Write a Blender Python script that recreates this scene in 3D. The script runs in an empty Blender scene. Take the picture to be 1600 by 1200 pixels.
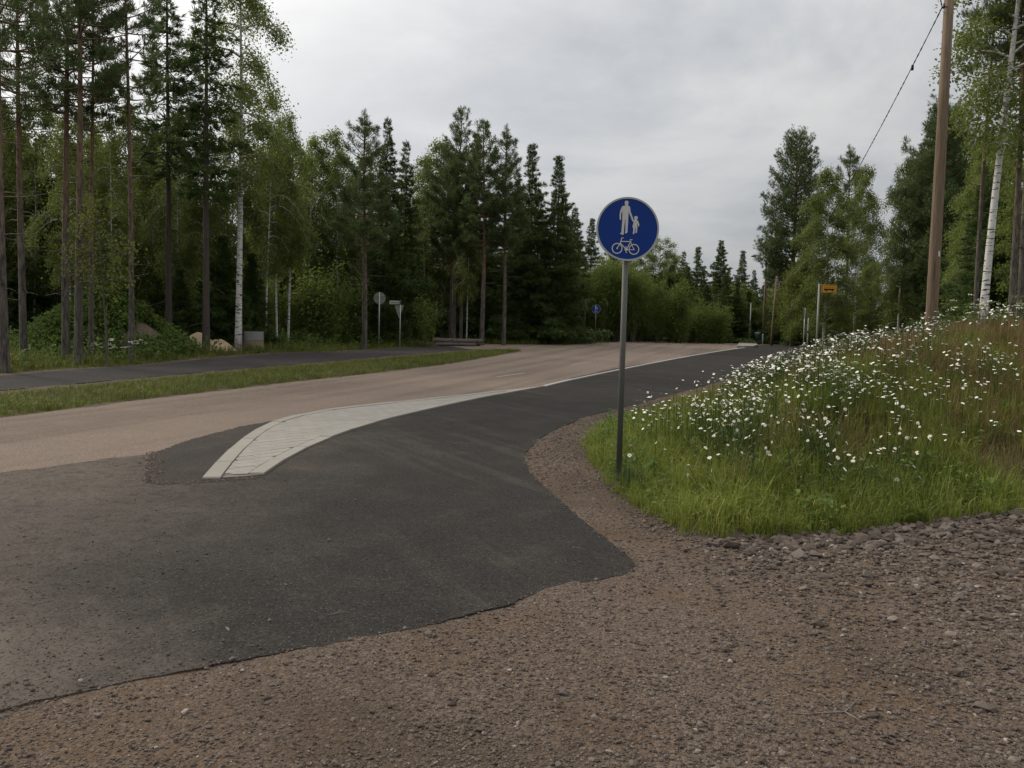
import bpy, math, random
import numpy as np
from mathutils import Vector, Matrix
from mathutils.geometry import delaunay_2d_cdt

random.seed(7)
rng = np.random.default_rng(7)
S = bpy.context.scene
COL = S.collection
PI = math.pi

# ------------------------------------------------------------------ camera
cam_d = bpy.data.cameras.new("camera")
cam_d.lens = 29.0
cam_d.sensor_width = 36.0
cam_d.clip_start = 0.05
cam_d.clip_end = 3000
cam = bpy.data.objects.new("camera", cam_d)
COL.objects.link(cam)
pitch, roll = math.atan(80 / 1290), math.radians(1.4)
fw = Vector((0, math.cos(pitch), -math.sin(pitch)))
up0 = Vector((0, math.sin(pitch), math.cos(pitch)))
r0 = Vector((1, 0, 0))
rt = r0 * math.cos(roll) + up0 * math.sin(roll)
up = up0 * math.cos(roll) - r0 * math.sin(roll)
cam.matrix_world = Matrix(((rt.x, up.x, -fw.x, 0), (rt.y, up.y, -fw.y, 0), (rt.z, up.z, -fw.z, 1.55), (0, 0, 0, 1)))
S.camera = cam

# ------------------------------------------------------------------ render / exposure
S.render.engine = 'CYCLES'
S.cycles.use_denoising = True
S.cycles.max_bounces = 6
S.cycles.diffuse_bounces = 2
S.cycles.glossy_bounces = 2
S.cycles.transmission_bounces = 3
S.cycles.transparent_max_bounces = 4
S.view_settings.view_transform = 'Standard'
S.view_settings.look = 'None'
S.view_settings.gamma = 1.0
S.view_settings.use_curve_mapping = False
S.view_settings.exposure = 0.12

# ------------------------------------------------------------------ node helper
class NT:
    def __init__(self, tree):
        self.t = tree
        self.t.nodes.clear()
    def n(self, typ, ins=None, **attrs):
        nd = self.t.nodes.new(typ)
        for k, v in attrs.items():
            setattr(nd, k, v)
        if ins:
            for k, v in ins.items():
                sock = nd.inputs[k]
                if isinstance(v, bpy.types.NodeSocket):
                    self.t.links.new(v, sock)
                else:
                    sock.default_value = v
        return nd
    def math(self, op, a, b=0.0, c=0.0, clamp=False):
        nd = self.n('ShaderNodeMath', {0: a, 1: b, 2: c}, operation=op)
        nd.use_clamp = clamp
        return nd.outputs[0]
    def mix(self, f, a, b, blend='MIX'):
        nd = self.n('ShaderNodeMix', data_type='RGBA', blend_type=blend)
        for i, v in ((0, f), (6, a), (7, b)):
            if isinstance(v, bpy.types.NodeSocket):
                self.t.links.new(v, nd.inputs[i])
            else:
                nd.inputs[i].default_value = v if i == 0 else (tuple(v) + (1,))[:4]
        return nd.outputs[2]
    def ramp(self, fac, stops, interp='LINEAR'):
        nd = self.n('ShaderNodeValToRGB', {0: fac})
        cr = nd.color_ramp
        cr.interpolation = interp
        while len(cr.elements) < len(stops):
            cr.elements.new(0.5)
        for e, (p, c) in zip(cr.elements, stops):
            e.position = p
            e.color = (tuple(c) + (1,))[:4] if not isinstance(c, (int, float)) else (c, c, c, 1)
        return nd.outputs[0]
    def noise(self, vec, scale, detail=4, rough=0.55, dist=0.0):
        return self.n('ShaderNodeTexNoise', {'Vector': vec, 'Scale': scale, 'Detail': detail, 'Roughness': rough, 'Distortion': dist}).outputs[0]
    def mapping(self, vec, scale=(1, 1, 1), loc=(0, 0, 0), rot=(0, 0, 0)):
        return self.n('ShaderNodeMapping', {'Vector': vec, 'Scale': scale, 'Location': loc, 'Rotation': rot}).outputs[0]
    def step(self, v, lo, hi):
        return self.n('ShaderNodeMapRange', {0: v, 1: lo, 2: hi, 3: 0.0, 4: 1.0}, interpolation_type='SMOOTHSTEP').outputs[0]

def new_mat(name):
    m = bpy.data.materials.new(name)
    m.use_nodes = True
    return m, NT(m.node_tree)

def finish(nt, color, rough=0.9, height=None, bump=0.3, bdist=0.02, spec=0.3, metal=0.0, shader_extra=None):
    ins = {'Base Color': color if isinstance(color, bpy.types.NodeSocket) else (tuple(color) + (1,))[:4],
           'Roughness': rough, 'Specular IOR Level': spec, 'Metallic': metal}
    if height is not None:
        b = nt.n('ShaderNodeBump', {'Strength': bump, 'Distance': bdist, 'Height': height})
        ins['Normal'] = b.outputs[0]
    p = nt.n('ShaderNodeBsdfPrincipled', ins)
    nt.n('ShaderNodeOutputMaterial', {'Surface': p.outputs[0]})
    return p

# ------------------------------------------------------------------ sky and sun (high overcast, sun behind cloud front-left)
SUN_AZ, SUN_EL = math.radians(-55), math.radians(33)     # azimuth from +Y, negative = left
sun_dir = Vector((math.sin(SUN_AZ) * math.cos(SUN_EL), math.cos(SUN_AZ) * math.cos(SUN_EL), math.sin(SUN_EL)))
W = bpy.data.worlds.new("World")
S.world = W
W.use_nodes = True
nt = NT(W.node_tree)
tc = nt.n('ShaderNodeTexCoord').outputs['Generated']
sky = nt.n('ShaderNodeTexSky', sky_type='NISHITA', sun_disc=False, sun_elevation=SUN_EL, sun_rotation=SUN_AZ).outputs[0]
sep = nt.n('ShaderNodeSeparateXYZ', {0: tc})
zc = nt.math('MAXIMUM', sep.outputs[2], 0.0)
den = nt.math('ADD', zc, 0.34)
px = nt.math('DIVIDE', sep.outputs[0], den)
py = nt.math('DIVIDE', sep.outputs[1], den)
pv = nt.n('ShaderNodeCombineXYZ', {0: px, 1: py, 2: 0.0}).outputs[0]
n1 = nt.noise(nt.mapping(pv, (1.1, 1.5, 1), (3.1, 1.7, 0)), 1.0, 7, 0.58, 0.5)
n2 = nt.noise(nt.mapping(pv, (0.6, 0.7, 1), (7.3, 4.2, 0)), 1.0, 3, 0.5, 0.3)
cl = nt.math('ADD', nt.math('MULTIPLY', n1, 0.65), nt.math('MULTIPLY', n2, 0.35))
tint = nt.ramp(cl, [(0.34, (0.46, 0.48, 0.52)), (0.46, (0.72, 0.73, 0.74)), (0.56, (0.99, 0.975, .935)), (.66, (1.14, 1.11, 1.05))])
dot = nt.n('ShaderNodeVectorMath', {0: tc, 1: tuple(sun_dir)}, operation='DOT_PRODUCT').outputs['Value']
glow = nt.math('POWER', nt.math('MAXIMUM', dot, 0.0), 3.0)
tint = nt.mix(nt.math('MULTIPLY', glow, 0.8), tint, (1.06, 1.0, 0.90))
tint = nt.mix(nt.step(zc, .55, .0), tint, (.94, .97, 1.03), 'MULTIPLY')
grad = nt.math('MULTIPLY_ADD', zc, 0.74, 0.26)          # CIE overcast luminance, dimmer at the horizon
bri = nt.math('MULTIPLY', nt.math('MULTIPLY_ADD', glow, 1.25, 1.0), nt.math('MULTIPLY', grad, 1.42))
cloud = nt.n('ShaderNodeVectorMath', {0: tint, 3: bri}, operation='SCALE').outputs[0]
bg1 = nt.n('ShaderNodeBackground', {0: sky, 1: 0.08}).outputs[0]
bg2 = nt.n('ShaderNodeBackground', {0: cloud, 1: 1.0}).outputs[0]
mx = nt.n('ShaderNodeMixShader', {0: 0.9, 1: bg1, 2: bg2}).outputs[0]
nt.n('ShaderNodeOutputWorld', {0: mx})

sun_d = bpy.data.lights.new("sun", 'SUN')
sun_d.energy = 1.5
sun_d.angle = math.radians(11)
sun_d.color = (1.0, 0.89, 0.74)
sun = bpy.data.objects.new("sun", sun_d)
COL.objects.link(sun)
sun.rotation_euler = (-sun_dir).to_track_quat('-Z', 'Y').to_euler()
sun.location = (-20, 30, 40)

# ------------------------------------------------------------------ mesh helpers
def mesh_np(name, V, Fs, mats, midx=None, smooth=False):
    """V (n,3); Fs list of int arrays (m,k)."""
    V = np.asarray(V, dtype=np.float32)
    if not isinstance(Fs, (list, tuple)):
        Fs = [Fs]
    Fs = [np.asarray(f, dtype=np.int32) for f in Fs if len(f)]
    me = bpy.data.meshes.new(name)
    me.vertices.add(len(V))
    me.vertices.foreach_set('co', V.ravel())
    loops = np.concatenate([f.ravel() for f in Fs])
    tot = np.concatenate([np.full(len(f), f.shape[1], np.int32) for f in Fs])
    start = np.concatenate([[0], np.cumsum(tot)[:-1]]).astype(np.int32)
    me.loops.add(len(loops))
    me.loops.foreach_set('vertex_index', loops)
    me.polygons.add(len(tot))
    me.polygons.foreach_set('loop_start', start)
    me.polygons.foreach_set('loop_total', tot)
    for m in (mats if isinstance(mats, (list, tuple)) else [mats]):
        me.materials.append(m)
    if midx is not None:
        me.polygons.foreach_set('material_index', np.asarray(midx, np.int32))
    me.polygons.foreach_set('use_smooth', np.full(len(tot), smooth, bool))
    me.update(calc_edges=True)
    me.validate()
    return me

def link(name, data, parent=None, loc=None):
    o = bpy.data.objects.new(name, data)
    COL.objects.link(o)
    if parent is not None:
        o.parent = parent
    if loc is not None:
        o.location = loc
    return o

def tag(o, label=None, cat=None, group=None, kind=None):
    if label: o['label'] = label
    if cat: o['category'] = cat
    if group: o['group'] = group
    if kind: o['kind'] = kind
    return o

def thing(name, label, cat, loc, rz=0.0, group=None):
    o = link(name, None, None, loc)
    o.rotation_euler = (0, 0, rz)
    o.empty_display_size = 0.2
    return tag(o, label, cat, group)

class MB:
    """collects simple solids into one mesh"""
    def __init__(self):
        self.v, self.f = [], []
    def add(self, V, F):
        b = len(self.v)
        self.v += [tuple(p) for p in V]
        self.f += [tuple(i + b for i in f) for f in F]
        return self
    def box(self, c, s, rz=0.0, bev=0.0):
        x, y, z = s[0] / 2, s[1] / 2, s[2] / 2
        V = [(-x, -y, -z), (x, -y, -z), (x, y, -z), (-x, y, -z), (-x, -y, z), (x, -y, z), (x, y, z), (-x, y, z)]
        ca, sa = math.cos(rz), math.sin(rz)
        V = [(c[0] + a * ca - b * sa, c[1] + a * sa + b * ca, c[2] + d) for a, b, d in V]
        return self.add(V, [(0, 3, 2, 1), (4, 5, 6, 7), (0, 1, 5, 4), (1, 2, 6, 5), (2, 3, 7, 6), (3, 0, 4, 7)])
    def tube(self, pts, rad, n=10, cap=True):
        V, F = tube(pts, rad, n, cap)
        return self.add(V, F)
    def prism(self, poly, y0, y1):
        """poly in x,z ; extruded along y"""
        n = len(poly)
        V = [(a, y0, b) for a, b in poly] + [(a, y1, b) for a, b in poly]
        F = [tuple(range(n)), tuple(range(2 * n - 1, n - 1, -1))]
        F += [(i, i + n, (i + 1) % n + n, (i + 1) % n) for i in range(n)]
        return self.add(V, F)
    def build(self, name, mat, parent=None, smooth=False):
        me = bpy.data.meshes.new(name)
        me.from_pydata(self.v, [], self.f)
        me.materials.append(mat)
        if smooth:
            for p in me.polygons:
                p.use_smooth = len(p.vertices) <= 4
        me.update()
        return link(name, me, parent)

def tube(pts, rad, n=8, cap=True):
    pts = [Vector(p) for p in pts]
    if not hasattr(rad, '__len__'):
        rad = [rad] * len(pts)
    V, F = [], []
    ref = Vector((1, 0, 0))
    for i, p in enumerate(pts):
        d = (pts[min(i + 1, len(pts) - 1)] - pts[max(i - 1, 0)])
        d = d.normalized() if d.length > 1e-9 else Vector((0, 0, 1))
        if abs(d.dot(ref)) > 0.95:
            ref = Vector((0, 1, 0)) if abs(d.y) < 0.9 else Vector((0, 0, 1))
        a = d.cross(ref).normalized()
        b = a.cross(d).normalized()
        for k in range(n):
            t = 2 * PI * k / n
            V.append(p + (a * math.cos(t) + b * math.sin(t)) * rad[i])
    for i in range(len(pts) - 1):
        for k in range(n):
            k2 = (k + 1) % n
            F.append((i * n + k, (i + 1) * n + k, (i + 1) * n + k2, i * n + k2))
    if cap:
        F.append(tuple(range(n)))
        F.append(tuple((len(pts) - 1) * n + k for k in reversed(range(n))))
    return V, F

def rots(yaw, tilt=None, spin=None):
    """Rz(yaw) @ Rx(tilt) @ Rz(spin)"""
    yaw = np.asarray(yaw)
    n = len(yaw)
    tilt = np.zeros(n) if tilt is None else tilt
    spin = np.zeros(n) if spin is None else spin
    def rz(a):
        M = np.zeros((n, 3, 3)); c, s = np.cos(a), np.sin(a)
        M[:, 0, 0] = c; M[:, 0, 1] = -s; M[:, 1, 0] = s; M[:, 1, 1] = c; M[:, 2, 2] = 1
        return M
    M = np.zeros((n, 3, 3)); c, s = np.cos(tilt), np.sin(tilt)
    M[:, 0, 0] = 1; M[:, 1, 1] = c; M[:, 1, 2] = -s; M[:, 2, 1] = s; M[:, 2, 2] = c
    return rz(yaw) @ M @ rz(spin)

def scatter(TV, TF, P, sc, R=None):
    """merge copies of a template; TF array (m,k) or list of arrays"""
    TV = np.asarray(TV, float)
    P = np.asarray(P, float)
    N, n = len(P), len(TV)
    sc = np.asarray(sc, float)
    if sc.ndim == 1:
        sc = sc[:, None]
    V = TV[None] * sc[:, None, :] if sc.shape[1] == 3 else TV[None] * sc[:, None, :]
    if R is not None:
        V = np.einsum('nij,nkj->nki', R, V)
    V = V + P[:, None, :]
    out = []
    for F in (TF if isinstance(TF, list) else [TF]):
        F = np.asarray(F)
        out.append((F[None] + (np.arange(N) * n)[:, None, None]).reshape(-1, F.shape[1]))
    return V.reshape(-1, 3), out

def merge(parts):
    """[(V,[F..])..] -> V,[F..] grouped by face size"""
    Vs, by, off = [], {}, 0
    for V, Fs in parts:
        Vs.append(np.asarray(V, float))
        for F in Fs:
            F = np.asarray(F)
            if len(F):
                by.setdefault(F.shape[1], []).append(F + off)
        off += len(V)
    return np.concatenate(Vs), [np.concatenate(v) for v in by.values()]

# value noise on the ground, for uneven densities
_NG = rng.random((64, 64))
def vnoise(x, y, sc):
    x = np.asarray(x) * sc + 100.0; y = np.asarray(y) * sc + 100.0
    i, j = np.floor(x).astype(int), np.floor(y).astype(int)
    u, v = x - i, y - j
    u, v = u * u * (3 - 2 * u), v * v * (3 - 2 * v)
    g = lambda a, b: _NG[a % 64, b % 64]
    return (g(i, j) * (1 - u) + g(i + 1, j) * u) * (1 - v) + (g(i, j + 1) * (1 - u) + g(i + 1, j + 1) * u) * v

# ------------------------------------------------------------------ terrain
_ks = np.array([-60, 0, 8, 15, 30, 50, 65, 75, 90, 120, 160, 300, 900.])
_kz = np.array([0, 0, 0, .06, .3, .72, 1.0, 1.1, .85, -.6, -2.2, -4, -6.])
_ss = np.arange(-100, 900, 0.5)
_zz = np.interp(_ss, _ks, _kz)
_k = np.exp(-0.5 * (np.arange(-16, 17) / 6.0) ** 2); _k /= _k.sum()
_zz = np.convolve(np.pad(_zz, 16, 'edge'), _k, 'valid')

TOE = [(4.53, 7.27), (3.44, 6.78), (2.59, 6.4), (1.59, 6.21), (1.34, 6.42), (1.14, 7.08), (1.0, 7.74), (0.88, 8.91), (0.95, 11.04),
       (1.45, 13.64), (2.62, 16.41), (4.0, 19.13), (6.85, 24.6), (12.0, 35.74), (20.2, 54.25)]
BANK_OPEN = [(60, 3.0), (20, 8.5), (9, 8.3), (6.5, 7.7)] + TOE + [(25.5, 66), (29, 78), (34, 95)]
BANK = BANK_OPEN + [(90, 200), (220, 120), (220, 3)]

def seg_dist(x, y, pts):
    d = np.full(np.shape(x), 1e9)
    for (ax, ay), (bx, by) in zip(pts[:-1], pts[1:]):
        dx, dy = bx - ax, by - ay
        t = np.clip(((x - ax) * dx + (y - ay) * dy) / (dx * dx + dy * dy), 0, 1)
        d = np.minimum(d, np.hypot(x - ax - t * dx, y - ay - t * dy))
    return d
def inside(x, y, poly):
    x, y = np.asarray(x, float), np.asarray(y, float)
    r = np.zeros(x.shape, bool)
    n = len(poly)
    for i in range(n):
        ax, ay = poly[i]; bx, by = poly[(i + 1) % n]
        if ay == by: continue
        c = (ay > y) != (by > y)
        r ^= c & (x < (bx - ax) * (y - ay) / (by - ay) + ax)
    return r
def bank_d(x, y):
    return np.where(inside(x, y, BANK), seg_dist(x, y, BANK_OPEN), 0.0)
def terrain(x, y):
    x, y = np.asarray(x, float), np.asarray(y, float)
    s = .27 * x + .963 * y
    z = np.interp(s, _ss, _zz)
    d = bank_d(x, y)
    amp = np.interp(s, [0, 26, 48, 70, 100], [1.75, 1.75, 1.3, 0.9, 1.2])
    z = z + amp * (1 - np.exp(-(d / 4.2) ** 1.9))
    z = z + np.clip(d, 0, 1.5) / 1.5 * 0.10 * (vnoise(x, y, 0.9) - .5)
    # forest floor on the left and beyond the junction is a little uneven
    left = np.clip((-(x * .963 - y * .27) - 17.5) / 4, 0, 1)
    z = z + left * 0.35 * (vnoise(x, y, 0.22) - .45)
    return z
def tz(x, y):
    return float(terrain(np.array([x]), np.array([y]))[0])

# ------------------------------------------------------------------ ground materials
def gravel_nodes(nt, P):
    """returns colour, height of a reddish-brown crushed gravel"""
    wob = nt.n('ShaderNodeVectorMath', {0: P, 1: nt.n('ShaderNodeVectorMath', {0: nt.n('ShaderNodeTexNoise', {'Vector': P, 'Scale': 40.0, 'Detail': 2.0}).outputs[1], 3: 0.02}, operation='SCALE').outputs[0]}, operation='ADD').outputs[0]
    v1 = nt.n('ShaderNodeTexVoronoi', {'Vector': wob, 'Scale': 62.0})
    v2 = nt.n('ShaderNodeTexVoronoi', {'Vector': wob, 'Scale': 150.0})
    big = nt.noise(P, 0.9, 5, 0.6)
    r1 = nt.n('ShaderNodeSeparateColor', {0: v1.outputs['Color']}).outputs[0]
    r2 = nt.n('ShaderNodeSeparateColor', {0: v2.outputs['Color']}).outputs[0]
    c1 = nt.ramp(r1, [(0.0, (.080, .063, .050)), (.4, (.132, .104, .082)), (.75, (.178, .143, .115)), (1.0, (.27, .228, .188))])
    c2 = nt.ramp(r2, [(0.0, (.075, .058, .050)), (.5, (.135, .104, .087)), (1.0, (.24, .20, .175))])
    c = nt.mix(0.5, c1, c2)
    c = nt.mix(nt.math('MULTIPLY', nt.step(big, .42, .68), .55), c, (.150, .104, .066))
    c = nt.mix(nt.math('MULTIPLY', nt.step(nt.noise(P, 2.3, 4), .55, .75), .35), c, (.09, .07, .06))
    c = nt.mix(nt.math('MULTIPLY', nt.step(nt.noise(nt.mapping(P, loc=(9, 2, 0)), .55, 5, .62), .48, .66), .45), c, (.058, .045, .036))
    c = nt.mix(.25, c, (.155, .108, .070), 'MULTIPLY') if False else nt.mix(1.0, c, (.81, .78, .75), 'MULTIPLY')
    h = nt.math('ADD', nt.math('MULTIPLY', v1.outputs['Distance'], -1.0), nt.math('MULTIPLY', v2.outputs['Distance'], -.5))
    return c, h

M = {}
m, nt = new_mat("ground"); M['ground'] = m
P = nt.n('ShaderNodeNewGeometry').outputs['Position']
gc, gh = gravel_nodes(nt, P)
soil = nt.mix(nt.noise(P, 6, 5, .65), (.055, .045, .026), (.12, .085, .055))
grn = nt.mix(nt.noise(P, 14, 4), (.035, .05, .015), (.085, .10, .03))
soil = nt.mix(nt.step(nt.noise(P, 1.1, 4), .38, .60), soil, grn)
att = nt.n('ShaderNodeAttribute', attribute_name='grass').outputs['Fac']
am = nt.step(nt.math('ADD', att, nt.math('MULTIPLY_ADD', nt.noise(P, 7, 4), .6, -.3)), .35, .65)
bare = nt.n('ShaderNodeAttribute', attribute_name='bare').outputs['Fac']
soil = nt.mix(nt.math('MULTIPLY', bare, .9), soil, nt.mix(nt.noise(P, 18, 5, .7), (.075, .052, .036), (.19, .135, .095)))
finish(nt, nt.mix(am, gc, soil), .95, nt.math('ADD', gh, nt.math('MULTIPLY', nt.noise(P, 30, 4), 1.2)), .85, .012, spec=.06)

def asphalt_mat(name, dark, light, dust_col, dust_fn=None, speck=.35, streak=0.0):
    m, nt = new_mat(name)
    P = nt.n('ShaderNodeNewGeometry').outputs['Position']
    v = nt.n('ShaderNodeTexVoronoi', {'Vector': P, 'Scale': 130.0})
    rc = nt.n('ShaderNodeSeparateColor', {0: v.outputs['Color']}).outputs[0]
    base = nt.mix(nt.noise(P, 1.3, 6, .62), dark, light)
    fine = nt.noise(P, 260, 2, .6)
    base = nt.mix(nt.math('MULTIPLY', nt.step(rc, .55, 1.0), speck), base, tuple(min(1, c * 2.1) for c in light))
    base = nt.mix(nt.math('MULTIPLY', nt.step(fine, .62, .35), .35), base, tuple(c * .45 for c in dark))
    if streak:
        Q = nt.mapping(nt.mapping(P, rot=(0, 0, math.radians(16))), (1.5, .035, 1))
        base = nt.mix(nt.math('MULTIPLY', nt.step(nt.noise(Q, 1.0, 4, .55), .42, .62), streak), base, tuple(c * .68 for c in dark))
    if dust_fn:
        base = nt.mix(dust_fn(nt, P), base, dust_col)
    gr = nt.noise(P, 55, 5, .85)
    base = nt.mix(nt.math('MULTIPLY', nt.step(gr, .50, .40), .65), base, tuple(c * .30 for c in dark))
    base = nt.mix(nt.math('MULTIPLY', nt.step(gr, .55, .66), .45), base, tuple(min(1, c * 2.0) for c in light))
    v2_ = nt.n('ShaderNodeTexVoronoi', {'Vector': P, 'Scale': 75.0})
    r2_ = nt.n('ShaderNodeSeparateColor', {0: v2_.outputs['Color']}).outputs[1]
    base = nt.mix(nt.math('MULTIPLY', nt.math('MULTIPLY', nt.step(r2_, .84, .98), nt.step(v2_.outputs['Distance'], .5, .2)), .55), base, (.17, .155, .14))
    # small stains
    base = nt.mix(nt.math('MULTIPLY', nt.step(nt.noise(nt.mapping(P, loc=(5, 3, 0)), 3.1, 5, .7), .60, .74), .25), base, tuple(c * .6 for c in dark))
    h = nt.math('ADD', nt.math('MULTIPLY', v.outputs['Distance'], -1.0), fine)
    finish(nt, base, .95, h, .6, .006, spec=.06)
    return m
def dust_left(nt, P):
    sx = nt.n('ShaderNodeSeparateXYZ', {0: P})
    # trodden dust comes in from the old road on the left, in patches and tyre tracks
    g = nt.step(nt.math('ADD', sx.outputs[0], nt.math('MULTIPLY_ADD', nt.noise(P, .8, 5, .6), 3.0, -1.5)), -1.0, -4.8)
    w = nt.noise(nt.mapping(P, (1.2, 1.2, 1), rot=(0, 0, .5)), 1.4, 6, .68)
    patch = nt.step(w, .46, .72)
    tr = nt.noise(nt.mapping(nt.mapping(P, rot=(0, 0, math.radians(-28))), (2.6, .16, 1)), 1.0, 3, .5)
    t = nt.math('MULTIPLY', nt.step(tr, .54, .70), .16)
    dc = nt.n('ShaderNodeVectorMath', {0: P, 1: (-2.6, 3.0, 0.0)}, operation='DISTANCE').outputs['Value']
    t = nt.math('ADD', t, nt.math('MULTIPLY', nt.step(nt.math('ADD', dc, nt.math('MULTIPLY_ADD', nt.noise(P, 3.0, 6, .7), 1.8, -.9)), 1.9, .5), .75))
    return nt.math('ADD', nt.math('ADD', nt.math('MULTIPLY', nt.math('MULTIPLY', g, .95), nt.step(nt.noise(P, 9, 6, .75), .22, .56)), nt.math('MULTIPLY', patch, .16)), t, clamp=True)
def dust_some(nt, P):
    return nt.math('MULTIPLY', nt.step(nt.noise(P, 1.0, 6, .66), .47, .78), .5)
M['new_asphalt'] = asphalt_mat("new_asphalt", (.028, .0265, .0250), (.045, .0425, .040), (.128, .108, .091), dust_left, .22)
M['path_asphalt'] = asphalt_mat("path_asphalt", (.042, .039, .039), (.060, .056, .055), (.09, .078, .068), dust_some, .22)
M['old_asphalt'] = asphalt_mat("old_asphalt", (.172, .135, .112), (.226, .179, .149), (.24, .19, .15), dust_some, .45, .55)
M['patch_asphalt'] = asphalt_mat("patch_asphalt", (.045, .041, .037), (.068, .061, .055), (.14, .112, .088), dust_some, .35, .3)

def stone_mat(name, a, b, rough=.9, scale=3.0, bump=.3):
    m, nt = new_mat(name)
    P = nt.n('ShaderNodeNewGeometry').outputs['Position']
    ri = nt.n('ShaderNodeObjectInfo').outputs['Random']
    c = nt.mix(nt.noise(P, scale, 6, .65), a, b)
    c = nt.mix(nt.math('MULTIPLY', nt.step(nt.noise(P, 160, 2), .5, .75), .35), c, tuple(x * .55 for x in a))
    c = nt.mix(nt.math('MULTIPLY', nt.step(nt.noise(P, 1.7, 5, .7), .52, .75), .35), c, (.20, .165, .13))
    c = nt.mix(nt.math('MULTIPLY', ri, .22), c, tuple(x * .60 for x in a))
    finish(nt, c, rough, nt.noise(P, 90, 4), bump, .004)
    return m
M['paver'] = stone_mat("paver", (.225, .212, .19), (.30, .284, .256))
M['kerb'] = stone_mat("kerb", (.22, .206, .182), (.295, .278, .248))
M['kerb_white'] = stone_mat("kerb_white", (.31, .30, .285), (.41, .40, .385))
M['concrete'] = stone_mat("concrete", (.20, .20, .20), (.30, .30, .29))
M['concrete_tan'] = stone_mat("concrete_tan", (.19, .15, .105), (.27, .21, .15))
M['paint_line'] = stone_mat("paint_line", (.24, .21, .19), (.34, .31, .285))

m, nt = new_mat("rock"); M['rock'] = m
g = nt.n('ShaderNodeNewGeometry'); ri = g.outputs['Random Per Island']
oi = nt.n('ShaderNodeObjectInfo').outputs['Random']
rr = nt.math('FRACT', nt.math('ADD', ri, oi))
c = nt.ramp(rr, [(0, (.050, .042, .037)), (.45, (.088, .073, .064)), (.8, (.135, .117, .105)), (.985, (.20, .17, .145)), (1.0, (.40, .38, .35))])
c = nt.mix(nt.math('MULTIPLY', nt.noise(g.outputs['Position'], 60, 5, .7), .5), c, (.15, .11, .085))
finish(nt, c, .92, nt.noise(g.outputs['Position'], 90, 4), .4, .006, spec=.12)

# ------------------------------------------------------------------ ground sheet
def axis(parts):
    out = []
    for a, b, st in parts:
        out.append(np.arange(a, b, st))
    return np.unique(np.concatenate(out))
gx = np.concatenate([-np.geomspace(900, 61, 14), axis([(-60, -18, 1.5), (-18, -4, .5), (-4, 7, .2), (7, 26, .5), (26, 60, 1.5)]), np.geomspace(60, 900, 14)])
gy = np.concatenate([[-400, -150, -60, -25, -12, -6, -2], axis([(0, 12, .2), (12, 42, .45), (42, 100, 1.0)]), np.geomspace(100, 1500, 24)])
XX, YY = np.meshgrid(gx, gy)
ZZ = terrain(XX, YY)
# what lies under the paved sheets is sunk a little, loose gravel is uneven
ROAD_L = [(-8.6, -30), (-8.4, 4), (-7.95, 12.75), (-7.3, 15.8), (-5.83, 20.86), (-4.1, 25.7), (-2.43, 31.11), (-.04, 41.88), (.55, 44.6)]
PATH_N = [(-12.9, -30), (-12.4, 4), (-11.7, 12), (-10.79, 17.35), (-9.92, 21.27), (-8.38, 26.96), (-5.5, 36.33), (-2.13, 44.87)]
PATH_F = [(-16.6, -30), (-15.9, 4), (-14.9, 14), (-13.11, 21.09), (-12.27, 26.31), (-10.4, 34.42), (-6.91, 44.29), (-3.9, 49.59)]
ROAD = ROAD_L + [(-.3, 46.4), (-2.2, 45.2), (-3.9, 49.4), (-9.5, 54.5), (-14, 59), (-13, 62), (-6.0, 57.0), (-.5, 54.2), (3.9, 56.6), (7.2, 63.0), (9.6, 70), (8.6, 80), (0, 97), (8, 104), (15, 92),
        (19.3, 80), (19.6, 70), (18.43, 62.08), (10.33, 44.65), (4.98, 32.23), (1.88, 24.32), (.83, 21.3), (-1.0, 16.0), (-2.6, 12), (-2.9, 8), (-3.0, 0), (-3.2, -30)]
NEW = [(-1.98, 3.16), (-1.88, 3.24), (-1.71, 3.36), (-1.5, 3.51), (-1.15, 3.73), (-.89, 3.89), (-.46, 4.15), (.03, 4.58), (.26, 4.89), (.55, 5.04), (.84, 5.27),
       (.85, 5.57), (.74, 6.06), (.57, 6.9), (.34, 8.15), (.21, 9.03), (.2, 10.4), (.38, 11.58), (.84, 13.28), (1.55, 15.15), (2.72, 17.44), (4.66, 21.43),
       (7.32, 26.98), (13.24, 39.82), (19.26, 54.0), (24.3, 66), (27.6, 78), (30, 90), (26.5, 90), (24.4, 80), (21.6, 69), (18.43, 62.08), (10.33, 44.65), (4.98, 32.23), (1.88, 24.32), (.83, 21.3), (-1.1, 17.4),
       (-2.5, 14.8), (-3.1, 12.4), (-3.35, 10.4), (-3.7, 9.75), (-4.17, 9.66), (-4.69, 8.86), (-5.07, 8.13), (-6.4, 7.5), (-8.2, 7.2), (-8.2, 1.4), (-4.2, 2.1), (-2.5, 2.8)]
PATCH = [(-4.19, 9.74), (-4.23, 10.84), (-4.06, 12.3), (-3.66, 13.4), (-3.5, 12.2), (-3.3, 10.4), (-3.0, 8.4), (-2.98, 7.98), (-3.2, 7.85), (-3.37, 7.76), (-3.55, 8.2), (-3.8, 8.75)]
paved = inside(XX, YY, ROAD) | inside(XX, YY, NEW) | inside(XX, YY, PATH_N + PATH_F[::-1])
dpav = np.minimum(np.minimum(seg_dist(XX, YY, ROAD + ROAD[:1]), seg_dist(XX, YY, NEW + NEW[:1])), np.minimum(seg_dist(XX, YY, PATH_N), seg_dist(XX, YY, PATH_F)))
bump = (vnoise(XX, YY, 2.4) - .5) * .05 + (vnoise(XX, YY, .9) - .5) * .06
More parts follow.
